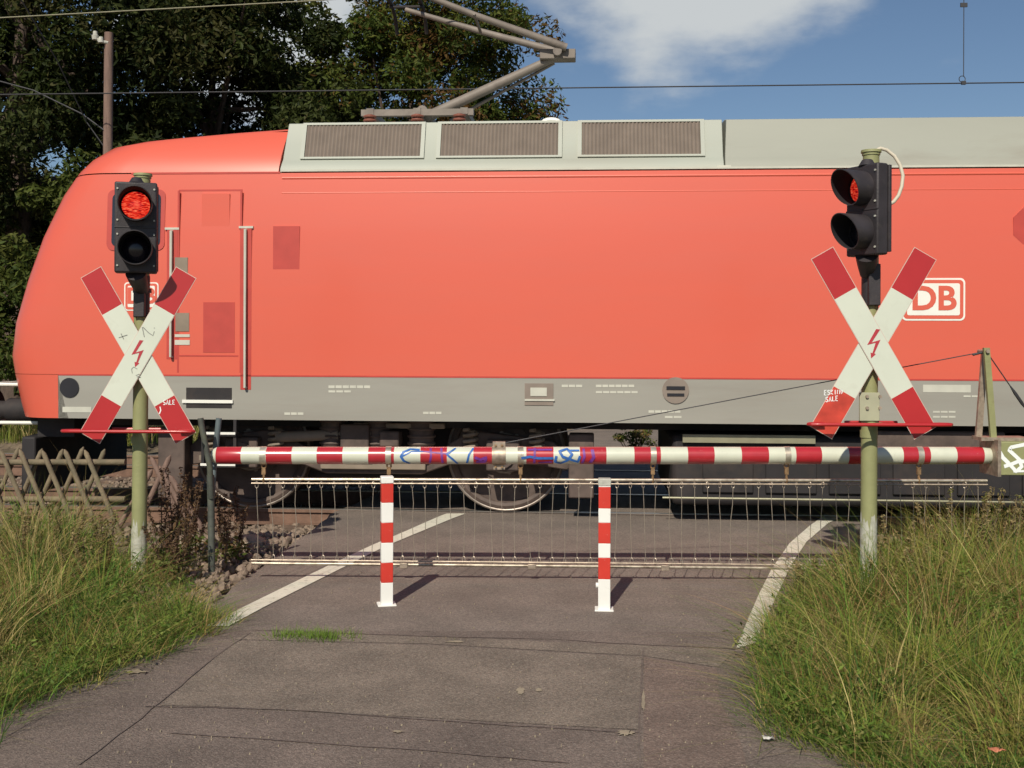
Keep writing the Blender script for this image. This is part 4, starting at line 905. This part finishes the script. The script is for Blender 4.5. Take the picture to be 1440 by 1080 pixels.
    bp = [(390,412),(446,418),(330,598),(450,560),(366,748),(386,760),(322,818),(314,738),(340,745),(384,602),(268,632)]
    q0 = P(bolt_c[0], bolt_c[1], yf); k = 1 / 10.8 / 190 * 1.0
    b = MB(); b.prism([Vector((q0.x + (x - 360)*k, yf, q0.z - (y_ - 612)*k)) for x, y_ in bp], (0, .0012, 0)); b.build('lightning_arrow', M['bolt_red'], farm)
    # the guard hoop
    gz = Q(cx, opt['gy']).z; hw = .475; b = MB(); pts = []
    gx = P(opt['gx'], opt['gy'], Y).x
    yq = Y - rp - .135
    for x_, y_ in ((-.36, .055), (-.425, .055), (-.462, .045), (-.478, .018), (-.462, -.004), (-.40, -.012), (-.2, -.016), (0, -.018), (.2, -.016), (.40, -.012), (.462, -.004), (.478, .018), (.462, .045), (.425, .055), (.36, .055)): pts.append(Vector((gx + x_, yq + y_, gz)))
    b.tube(pts, .0125, 10); gh = b.build('guard_bar', M['sign_red'], t)
    b = MB(); b.tube([(gx - .18, Y + .02, gz + .002), (gx + .18, Y + .02, gz + .002)], .011, 8); b.build('rear_bar', M['sign_red'], t)
    b = MB(); b.box((gx - .05, Y - rp - .16, gz - .004), (gx + .05, Y - rp + .02, gz + .004)); b.tube([(base.x, Y, gz - .10), (base.x, Y, gz - .05)], rp + .004, 24); b.build('hoop_clamp', M['green'], gh)
    return dict(t=t, farm=farm, barm=barm, yf=yf, CY=CY, post=post, head=head, Y=Y, base=base, topc=topc, rp=rp, xa=xa)
def scrawl(info, arm, yy, strokes, wd, mm):
    for st in strokes:
        b = MB(); b.ribbon([Vector((q.x, yy, q.z)) for q in (P(px, py, yy) for px, py in st)], wd, (0, -1, 0)); b.build('graffiti', M[mm], info[arm])
def word(info, arm, yy, txt, x0, y0, h, adv, slope, wd):
    for i, ch in enumerate(txt):
        for st in FONT[ch]:
            scrawl(info, arm, yy, [[(x0 + i*adv + px*adv*.72, y0 + slope*(i*adv) - pz*h + random.uniform(-.3, .3)) for px, pz in st]], wd, 'white_spray')
A = signal(195, 8.42, 194.5, 499.5, 1, 'left crossing signal, red lamp facing the camera, on a mossy green post in tall grass', 264, 387, 196, R(16), 250, (193.5, 497), 'lens_on',
           dict(capx=201, sl=(388, 446), num='C', ox=-.035, D=(-.30, -.15), hl=.22, side=-1, gy=604, gx=191))
yfr = A['yf']; ybk = A['CY'] - .003
scrawl(A, 'farm', yfr, [[(200, 460), (203, 474)], [(201, 460), (209, 468), (215, 472), (217, 466)], [(216.5, 461), (217.5, 461.5)]], .006, 'pencil')
scrawl(A, 'barm', ybk, [[(167, 475), (173, 473), (179, 471)], [(170, 469), (174, 477)]], .006, 'pencil')
scrawl(A, 'farm', yfr, [[(186, 525), (185, 519), (188, 516), (193, 519)], [(191, 528), (196, 526)], [(192, 530), (197, 529)]], .005, 'pencil')
word(A, 'barm', ybk, 'SALE', 229.5, 569, 6.4, 4.4, -.02, .006)
scrawl(A, 'barm', ybk, [[(225, 572), (226, 577), (224, 582)]], .008, 'white_spray')
B = signal(1221, 7.77, 1228, 482.5, -1, 'right crossing signal turned away to the left, with a pale cable loop on top', 237, 362, 1225, R(-63), 217.5, (1229, 483), 'lens_dim',
           dict(capx=1225, sl=(372, 430), num='1', ox=.085, D=(-.165, -.07), hl=.205, side=1, gy=594.5, gx=1226))
word(B, 'barm', B['CY'] - .003, 'ESKIMO', 1159.0, 555.5, 6.6, 4.6, -.07, .0052); word(B, 'barm', B['CY'] - .003, 'SALE', 1161, 565, 6.6, 4.7, -.12, .0060)
b = MB(); YB2 = B['Y']
cp = [(1229, 219), (1231, 212), (1238, 208.5), (1247, 211), (1257, 220), (1264, 233), (1267, 248), (1266, 264), (1262, 277), (1256, 286), (1250, 290)]
b.tube([P(x, y, YB2 - .02) + Vector((-.03 * max(0, (i - 6)) / 4, -.09 * max(0, (i - 3)) / 7, 0)) for i, (x, y) in enumerate(cp)], .0125, 12); b.build('cable', M['cable'], B['t'])
b = MB(); q0 = P(1209, 552, YB2 - B['rp'] - .006); q1 = P(1237, 592, YB2 - B['rp'] - .006); b.box((q0.x, YB2 - B['rp'] - .008, q1.z), (q1.x, YB2 - B['rp'] + .012, q0.z)); bpn = b.build('clamp_plate', M['green_pale'], B['t'], .003)
b = MB()
for px in (1215, 1233):
    for py in (557, 573): q = P(px, py, YB2); b.tube([(q.x, YB2 - B['rp'] - .007, q.z), (q.x, YB2 - B['rp'] - .022, q.z)], .011, 10)
b.build('bolt', M['galv_dull'], bpn)

# ================================================================== LATTICE FENCE
fy = 10.2; fz = lambda px, py: P(px, py, fy)
fence = thing('lattice_fence', (P(0, 700, fy).x, fy, 0), 'weathered low wooden fence of crossed half-round pickets behind the left verge', 'fence')
for yy, rr_ in ((650, .028), (702, .028)):
    b = MB(); a = fz(-330, yy); c = fz(176, yy); b.tube([a, c], rr_, 10); b.build('rail', M['wood'], fence)
px = 3.0 - 30 * 11
for i in range(17):
    for sgn, dy, ox in ((1, -.055, 0), (-1, .055, 21)):
        x0 = px + ox + random.uniform(-2, 2); top = fz(x0, 631 + random.uniform(-2, 2)) ; topx = top.x
        h = top.z + .02; run = h * .44 * sgn
        b = MB(); p0 = Vector((topx, fy + dy, top.z)); p1 = Vector((topx + run, fy + dy, -.05)); dd = (p1 - p0).normalized()
        if p1.x > fz(186, 700).x + .12: 
            pass
        b.tube([p0, p0 + dd*.035, p1], [.006, .022, .023], 8); b.build('picket', M['wood'], fence)
    px += 30
    if px > 150: break
fence2 = thing('fence_remnant', tuple(Vector((P(225, 700, 10.8).x, 10.8, 0))), 'dark broken remnant of crossed fence pickets right of the left signal post', 'fence')
for x0, sgn, hh in ((212, 1, 642), (240, -1, 640), (224, 1, 655), (238, 1, 668), (214, -1, 660)):
    b = MB(); p0 = P(x0, hh, 10.8); p1 = Vector((p0.x + .38*sgn, 10.8, -.1)); b.tube([p0, p0.lerp(p1, .05), p1], [.006, .026, .027], 8); b.build('picket', M['pole_wood'], fence2)

# ================================================================== UTILITY POLE
up = Vector((P(150, 205, 19).x, 19, 0)); ut = thing('utility_pole', tuple(up), 'brown wooden pole with a small insulator arm in front of the dark trees', 'utility pole')
b = MB(); tp = P(153, 46, 19); b.tube([up + Vector((0, 0, -.2)), tp], [.095, .072], 12); b.build('pole', M['pole_wood'], ut, 0)
b = MB(); a = P(152, 60, 18.95); b.tube([a, P(140, 58, 18.9), P(134, 52, 18.9)], .028, 8); b.tube([P(134, 56, 18.9), P(134, 50, 18.9), P(134, 49, 18.9), P(134, 44, 18.9)], [.05, .06, .04, .035], 10); b.tube([P(142, 60, 18.9), P(142, 52, 18.9)], [.05, .035], 10); b.build('insulator_arm', M['cap_grey'], ut)
b = MB(); b.tube([P(-200, 60, 19.5), P(47, 127, 19.2), P(115, 160, 19), P(149, 185, 18.95)], .012, 6); b.tube([P(30, 0, 17.5), P(80, 85, 18.2), P(122, 172, 19), P(149, 210, 18.97)], .010, 6); b.build('guy_wire', M['wire'], ut)

# ================================================================== FOLIAGE
def leaves(C, rad, n, size, pal, flat=0.0, up=0.35, sun=None):
    """n leaves spread in clumps C (k,3) with radii rad; returns verts, faces, tint"""
    k = len(C); idx = rng.integers(0, k, n); d = rng.normal(size=(n, 3)); d /= np.linalg.norm(d, axis=1)[:, None]
    r_ = rad[idx][:, None] * rng.uniform(.25, 1.0, (n, 1)) ** .5
    p = C[idx] + d * r_ * np.array([1, 1, .8])
    nr = d * .6 + rng.normal(size=(n, 3)) * .7 + np.array([0, 0, up]); nr /= np.linalg.norm(nr, axis=1)[:, None]
    a = np.cross(nr, rng.normal(size=(n, 3))); a /= np.linalg.norm(a, axis=1)[:, None]; bb = np.cross(nr, a)
    s_ = size * rng.uniform(.6, 1.35, (n, 1)); L_ = a * s_; W_ = bb * s_ * .36
    V = np.stack([p - L_, p - W_ + nr*s_*.08, p + L_, p + W_ + nr*s_*.08], 1).reshape(-1, 3)
    Fc = np.arange(n * 4).reshape(n, 4)
    pal = np.array(pal); cl = rng.integers(0, len(pal), k); pick = np.where(rng.random(n) < .62, cl[idx], rng.integers(0, len(pal), n))
    t = pal[pick] * rng.uniform(.7, 1.3, (n, 1)); return V, Fc, np.repeat(t, 4, 0)
def ell(n, c, r, shell=.55, lump=.2, zmin=None):
    d = rng.normal(size=(n, 3)); d /= np.linalg.norm(d, axis=1)[:, None]; q = rng.uniform(shell, 1.0, (n, 1)) * (1 + rng.uniform(-lump, lump, (n, 1)))
    P_ = np.array(c) + d * np.array(r) * q
    if zmin is not None: P_[:, 2] = np.maximum(P_[:, 2], zmin + rng.uniform(0, .4, n))
    return P_
def tree(name, base, crown_c, crown_r, ncl, clr, nl, size, pal, label, trunk_r=.2, cat='tree', shell=.45, extra=None, group=None, limbs=9):
    t = thing(name, base, label, cat, group, local=True); bx_, by_, bz_ = base
    cc = np.array(crown_c) - np.array(base); C = ell(ncl, cc, crown_r, shell)
    if extra is not None: C = np.concatenate([C] + [ell(k, np.array(c) - np.array(base), r_, .3) for c, r_, k in extra])
    rad = rng.uniform(.6, 1.25, len(C)) * clr
    V, Fc, tn = leaves(C, rad, nl, size, pal); npmesh('crown', V, Fc, M['leaf'], tn, t)
    b = MB(); top = Vector(cc) + Vector((0, 0, crown_r[2] * .5)); zl = max(.3, cc[2] - crown_r[2] * .6)
    b.tube([(0, 0, -.3), (random.uniform(-.1, .1), 0, zl), tuple(Vector((cc[0]*.5, cc[1]*.5, (zl+top.z)/2))), tuple(top)], [trunk_r*1.2, trunk_r, trunk_r*.6, trunk_r*.15], 10)
    for i in range(limbs):
        k = random.random(); s0 = Vector((0, 0, zl)).lerp(top, k*.7); e = Vector(C[random.randrange(len(C))]); mdl = s0.lerp(e, .5) + Vector((0, 0, .3))
        b.tube([s0, mdl, e], [trunk_r*.42, trunk_r*.22, trunk_r*.05], 6)
    b.build('trunk', M['bark'], t); return t
DK = [(.026, .038, .010), (.036, .050, .012), (.020, .030, .010), (.050, .062, .018), (.060, .060, .02)]
MD = [(.055, .080, .018), (.075, .095, .020), (.040, .060, .016), (.095, .105, .025)]
BR = [(.090, .100, .020), (.065, .085, .018), (.125, .075, .022), (.105, .058, .020), (.060, .090, .018), (.120, .135, .025), (.07, .095, .018), (.05, .07, .015)]
# dark robinias on the left
tree('robinia_tree', (-10.5, 24, -.1), (-10.3, 24, 7.8), (4.2, 3.0, 5.6), 170, .9, 80000, .090, DK, 'dark tall tree filling the upper left corner behind the pole', .26)
tree('robinia_tree', (-6.8, 26, -.1), (-6.9, 26, 6.4), (3.2, 2.6, 5.2), 130, .85, 62000, .090, DK, 'dark leafy tree between the pole and the red-brown tree', .22)
tree('robinia_tree', (-14.8, 27, -.1), (-14.8, 27, 7), (4.0, 3, 6), 80, 1.1, 22000, .16, DK, 'dark tree at the far left edge, mostly outside the frame', .24)
tree('chestnut_tree', (-2.6, 28, -.1), (-2.5, 28, 5.4), (3.9, 3.0, 6.9), 330, .72, 150000, .078, BR, 'rounded tree with browning leaves directly behind the pantograph', .26)
tree('young_tree', (-6.3, 31, -.1), (-6.4, 31, 6.9), (1.5, 1.4, 4.2), 26, .75, 6500, .13, MD, 'slender lighter tree seen through the gap left of the browning tree', .12)
# shrubs and hedge on the far side of the tracks
tree('shrub', (-8.2, 20.4, -.1), (-8.2, 20.4, 2.0), (1.7, 1.1, 2.1), 46, .5, 14000, .075, MD, 'green leafy shrub beside the nose of the locomotive', .06, 'shrub', limbs=6)
tree('shrub', (-7.2, 21.5, -.1), (-7.5, 21.5, 3.7), (1.6, 1.1, 1.6), 40, .5, 11000, .08, MD, 'taller shrub under the dark trees behind the locomotive nose', .07, 'shrub', limbs=6)
hx_ = [(-13.0, 2.3), (-10.3, 2.6), (-5.0, 2.2), (-2.6, 2.5), (-.2, 2.3), (2.2, 2.6), (9.6, 2.4), (12.2, 2.6), (15.0, 2.3)]
for i, (x, h) in enumerate(hx_):
    tree('hedge_bush', (x, 24.2 + (i % 3)*.4, -.1), (x, 24.2 + (i % 3)*.4, h*.5), (1.6, .9, h*.6), 34, .5, 5200, .11, DK, 'dark hedge bush in the row beyond the tracks, hidden behind the locomotive', .06, 'bush', group='hedge bushes beyond the tracks', limbs=4)
# far-side tuft seen under the locomotive
q = P(890, 640, 18.3)
t = thing('weed_clump', (q.x, 18.3, 0), 'sunlit round weed clump beyond the rails, seen under the locomotive', 'weeds', local=True)
C = ell(14, (0, 0, .30), (.34, .25, .26), .3); V, Fc, tn = leaves(C, rng.uniform(.08, .13, 14), 1600, .028, [(.16, .17, .05), (.22, .15, .06), (.10, .14, .03)]); npmesh('foliage', V, Fc, M['leaf'], tn, t)
b = MB()
for i in range(7): b.tube([(0, 0, -.1), tuple(C[i])], .008, 5)
b.build('stem', M['wood'], t)
# house glimpsed through the leaves
hs = thing('house', (-9.6, 23.0 + 4, -.1), 'tan rendered house glimpsed through the shrubs at the left edge', 'house', local=True)
b = MB(); b.box((-2.6, -.2, 0), (2.4, 5, 4.2)); b.build('wall', M['wall_tan'], hs)
b = MB(); b.prism([(-2.9, -.5, 4.2), (-2.9, 5.3, 4.2), (-2.9, 2.4, 6.2)], (5.6, 0, 0)); b.build('roof', M['tile'], hs)
b = MB(); b.box((-.5, -.23, 1.3), (.5, -.19, 2.5)); wn = b.build('window', M['white'], hs); b = MB(); b.box((-.43, -.245, 1.37), (.43, -.235, 2.43)); b.build('pane', M['glass'], wn)

# ================================================================== GRASS
def blades(n, posf, hmin, hmax, wid, pal, lean=.55, seg=4, clumps=0, csd=.09):
    pts = []
    if clumps:
        cs = []
        while len(cs) < clumps:
            p = posf()
            if p is not None: cs.append(p)
        cs = np.array(cs); ci = rng.integers(0, clumps, n); off = rng.normal(size=(n, 2)) * csd
        base = cs[ci].copy(); base[:, :2] += off; dirv = off / csd * .5 + rng.normal(size=(n, 2)) * .5
        hc = rng.uniform(.5, 1.2, clumps)[ci]; cp_ = rng.integers(0, len(pal), clumps)[ci]
    else:
        while len(pts) < n:
            p = posf()
            if p is not None: pts.append(p)
        base = np.array(pts); dirv = rng.normal(size=(n, 2)) * .7; hc = np.ones(n); cp_ = rng.integers(0, len(pal), n)
    h = rng.uniform(hmin, hmax, n) * hc * base[:, 2]; ln = rng.uniform(.15, 1, n) * lean
    yaw = rng.uniform(0, math.pi, n); wv_ = np.stack([np.cos(yaw), np.sin(yaw)], 1) * (wid * rng.uniform(.6, 1.3, n))[:, None] / 2
    rows = []
    for j in range(seg + 1):
        k = j / seg; z = h * (k - .28 * ln * k ** 2.4); xy = base[:, :2] + dirv * (h * ln * k ** 1.9)[:, None]; ww = (1 - k ** 1.6) * 1.0 + .04
        gz = -.05
        rows.append(np.stack([np.concatenate([xy - wv_*ww, (z + gz)[:, None]], 1), np.concatenate([xy + wv_*ww, (z + gz)[:, None]], 1)], 1))
    V = np.stack(rows, 1).reshape(n, -1, 3); m_ = V.shape[1]
    f0 = np.array([(2*j, 2*j+1, 2*j+3, 2*j+2) for j in range(seg)]); Fc = (f0[None] + (np.arange(n)*m_)[:, None, None]).reshape(-1, 4)
    pal = np.array(pal); pk = np.where(rng.random(n) < .75, cp_, rng.integers(0, len(pal), n)); t = pal[pk] * rng.uniform(.7, 1.3, (n, 1))
    return V.reshape(-1, 3), Fc, np.repeat(t, m_, 0)
GP = [(.17, .215, .040), (.115, .18, .035), (.22, .235, .055), (.36, .30, .12), (.46, .36, .17), (.14, .20, .04), (.09, .15, .03), (.27, .27, .07)]
GD = [(.32, .20, .10), (.30, .22, .11), (.17, .13, .055), (.13, .14, .04)]
def lump(x, y, s=1.0): return .5 + .5 * math.sin(x*2.1*s + 1.3*math.sin(y*1.7)) * math.cos(y*1.9*s + x*.7)
def g_left():
    y = random.uniform(3.6, 9.4); xe = interp(LE, y) + .0 - (0.0 if y < 7.3 else (y-7.3)*.40)
    x = random.uniform(-8.5, xe); e = min(1, (xe - x)/.85)
    return (x, y, (.34 + .71*e) * (.70 + .55*lump(x, y)) * (1 + .22*min(1, max(0, (y - 7)/1.5))))
def g_right():
    y = random.uniform(3.4, 9.8); xe = interp(RE, y) + .03 + (0.0 if y < 8 else (y-8)*.28)
    x = random.uniform(xe, 8.0); e = min(1, (x - xe)/.5)
    return (x, y, (.55 + .55*e) * (.72 + .55*lump(x+3, y)) * (1 + .32*math.exp(-((x - 2.75)/1.1)**2 - ((y - 7.1)/.6)**2)))
def g_left_edge():
    y = random.uniform(3.9, 7.3); xe = interp(LE, y); x = xe + random.gauss(-.06, .10); return (x, y, 1.0)
def g_right_edge():
    y = random.uniform(3.9, 8.6); xe = interp(RE, y); x = xe + random.gauss(.07, .07); return (x, y, 1.0)
def grass(name, parts, label):
    Vs = []; Fs = []; Ts = []; o = 0
    for V, Fc, tn in parts: Vs.append(V); Fs.append(Fc + o); Ts.append(tn); o += len(V)
    return tag(npmesh(name, np.concatenate(Vs), np.concatenate(Fs), M['grass'], np.concatenate(Ts)), label, 'grass', kind='stuff')
def forbs(gf, n):
    C = []
    while len(C) < n:
        p = gf(); C.append((p[0], p[1], random.uniform(.02, .30) * p[2]))
    C = np.array(C); return leaves(C, rng.uniform(.05, .12, n), n * 26, .017, [(.11, .18, .03), (.16, .22, .045), (.09, .14, .03), (.20, .20, .06)], up=.9)
G1 = [(.155, .265, .045), (.095, .195, .036), (.18, .27, .05), (.075, .15, .032), (.25, .29, .06), (.07, .13, .035)]
G2 = [(.24, .27, .05), (.34, .31, .09), (.46, .38, .16), (.17, .24, .04), (.40, .30, .12)]
G3 = [(.40, .26, .11), (.48, .36, .17), (.30, .17, .08), (.26, .22, .07)]
def verge(gf, ge, lab, k):
    parts = [blades(int(36000*k), gf, .12, .32, .0068, G1, 1.5, 5, int(1100*k), .085),
             blades(int(30000*k), gf, .28, .60, .0066, G1 + G2[:2], 1.45, 6, int(380*k), .060),
             blades(int(26000*k), gf, .28, .60, .0056, G2, 1.5, 6, int(300*k), .06),
             blades(int(19000*k), gf, .24, .54, .0056, G3, 1.7, 6, int(230*k), .075),
             blades(int(3000*k), gf, .25, .5, .0125, G1, 1.3, 6, int(150*k), .05),
             blades(int(1500*k), gf, .52, .80, .0035, G2[2:], .8, 6, int(380*k), .06),
             blades(14000, gf, .05, .16, .007, GD, 1.2, 3, 0), blades(10000, ge, .06, .24, .0055, G1 + G3[:2], 1.5, 4, 240, .05), blades(2600, ge, .2, .46, .0048, G1 + G2, 1.7, 6, 150, .05), forbs(gf, int(1500*k)), forbs(lambda: (lambda p: (p[0], p[1], .5))(ge()), 120)]
    return grass('grass', parts, lab)
verge(g_left, g_left_edge, 'long unmown green and straw grass on the left verge', .95)
verge(g_right, g_right_edge, 'long unmown green and straw grass on the right verge', 1.1)
def tuft():
    q = G(random.triangular(378, 502, 455), random.uniform(894, 901)); return (q.x, q.y, 1.0)
def tuft2():
    q = G(random.uniform(555, 640), random.uniform(897, 903)); return (q.x, q.y, 1.0)
TG = [(.17, .27, .04), (.20, .29, .05), (.13, .22, .04)]
tag(grass('grass_tuft', [blades(1500, tuft, .07, .12, .006, TG, .7, 3, 60, .035)], 'x'), 'bright green grass tuft growing out of the road seam', 'grass', kind='stuff')
tag(grass('grass_tuft', [blades(160, tuft2, .055, .07, .005, TG + GD, .8, 3, 20, .02)], 'x'), 'sparse dry sprigs in the road seam right of the green tuft', 'grass', kind='stuff')
# far verge behind the tracks
def g_far():
    x = random.uniform(-12, 12); p = TO + TU*x + TV*random.uniform(8.6, 12)
    return None if interp(LE, p.y) < p.x < interp(RE, p.y) else (p.x, p.y, 1.0)
grass('grass', [blades(14000, g_far, .25, .6, .012, GP, .7, 3, 500, .15)], 'rough grass strip on the far side of the tracks')
# tall seeding weeds
def weed_proto(seed, h):
    rs = np.random.default_rng(seed); V = []; T_ = []; o = MB(); stems = []
    for s_ in range(5):
        a = rs.uniform(0, 6.28); d = rs.uniform(.05, .22); hh = h*rs.uniform(.7, 1); p = [Vector((0, 0, -.05)), Vector((math.cos(a)*d*.4, math.sin(a)*d*.4, hh*.5)), Vector((math.cos(a)*d, math.sin(a)*d, hh))]
        o.tube(p, [.005, .004, .002], 5); stems.append(p)
    return o, stems
def weed(loc, h, label, seed, dark, group):
    t = thing('seeding_weed', loc, label, 'weed', group, local=True); o, stems = weed_proto(seed, h); o.build('stem', M['bark'] if dark else M['wood'], t)
    C = []
    for p in stems:
        for k in np.linspace(.45, 1, 14): C.append(tuple(p[1].lerp(p[2], (k-.45)/.55)))
    C = np.array(C); pal = [(.13, .075, .045), (.09, .055, .035), (.17, .11, .06)] if dark else [(.34, .27, .13), (.26, .19, .09), (.16, .16, .05)]
    V, Fc, tn = leaves(C, np.full(len(C), .020), 620, .014, pal); npmesh('seed_head', V, Fc, M['leaf'], tn, t)
    C2 = ell(14, (0, 0, h*.3), (.12, .12, h*.3), .1); V, Fc, tn = leaves(C2, np.full(14, .07), 90, .030, [(.09, .12, .03), (.13, .14, .04), (.16, .10, .05)]); npmesh('foliage', V, Fc, M['leaf'], tn, t)
    return t
for i, (px, Y, h) in enumerate([(228, 8.8, .76), (245, 8.9, .84), (262, 8.7, .76), (275, 9.0, .66), (314, 8.8, .74), (332, 9.0, .60), (240, 8.3, .6), (256, 8.2, .55)]):
    g_ = P(px, 780, Y); weed((g_.x, Y, -.04), h, 'reddish brown seeding weed between the left signal post and the forked post', 100+i, True, 'brown seeding weeds by the left signal post')
for i, (px, Y, h) in enumerate([(1140, 7.9, .36), (1170, 7.7, .42), (1262, 8.0, .62), (1290, 7.8, .60), (1322, 8.1, .78), (1345, 8.0, .62), (1372, 8.0, .82), (1400, 8.1, .72), (1422, 8.0, .75), (1310, 7.2, .5), (1250, 7.3, .48)]):
    g_ = P(px, 780, Y); weed((g_.x, Y, -.04), h, 'straw coloured seeding weed standing above the grass beside the right signal post', 200+i, False, 'pale seeding weeds on the right verge')
for i, (px, Y, h) in enumerate([(60, 8.6, .6), (92, 8.4, .62), (150, 8.5, .55), (22, 8.2, .6), (120, 8.0, .5)]):
    g_ = P(px, 780, Y); weed((g_.x, Y, -.04), h, 'pale seeding weed standing in front of the lattice fence', 300+i, False, 'pale seeding weeds by the fence')
# litter
def litter(px, py, s_, m, label, dz=.0):
    g_ = G(px, py, dz); b = MB(); n = 4; v = []
    for j in range(n + 1):
        for i in range(n + 1): v.append((g_.x + (i/n - .5)*s_*random.uniform(.85, 1.1), g_.y + (j/n - .5)*s_*.8*random.uniform(.85, 1.1), dz + random.uniform(.006, s_*.35)))
    b.add(v, [(j*(n+1)+i, j*(n+1)+i+1, (j+1)*(n+1)+i+1, (j+1)*(n+1)+i) for j in range(n) for i in range(n)], 0, False); o = b.build('litter', M[m])
    so_ = o.modifiers.new('thick', 'SOLIDIFY'); so_.thickness = .001
    return tag(o, label, 'litter')
litter(166, 914, .05, 'paper', 'crumpled white paper scrap at the foot of the left grass', .015)
litter(190, 909, .04, 'paper', 'smaller white scrap just right of the crumpled paper', .015)
litter(1402, 1058, .055, 'paper_orange', 'orange wrapper lying in the grass at the lower right', .20)
litter(1080, 1040, .05, 'paper', 'white paper scrap in the grass near the bottom right road edge', .012)
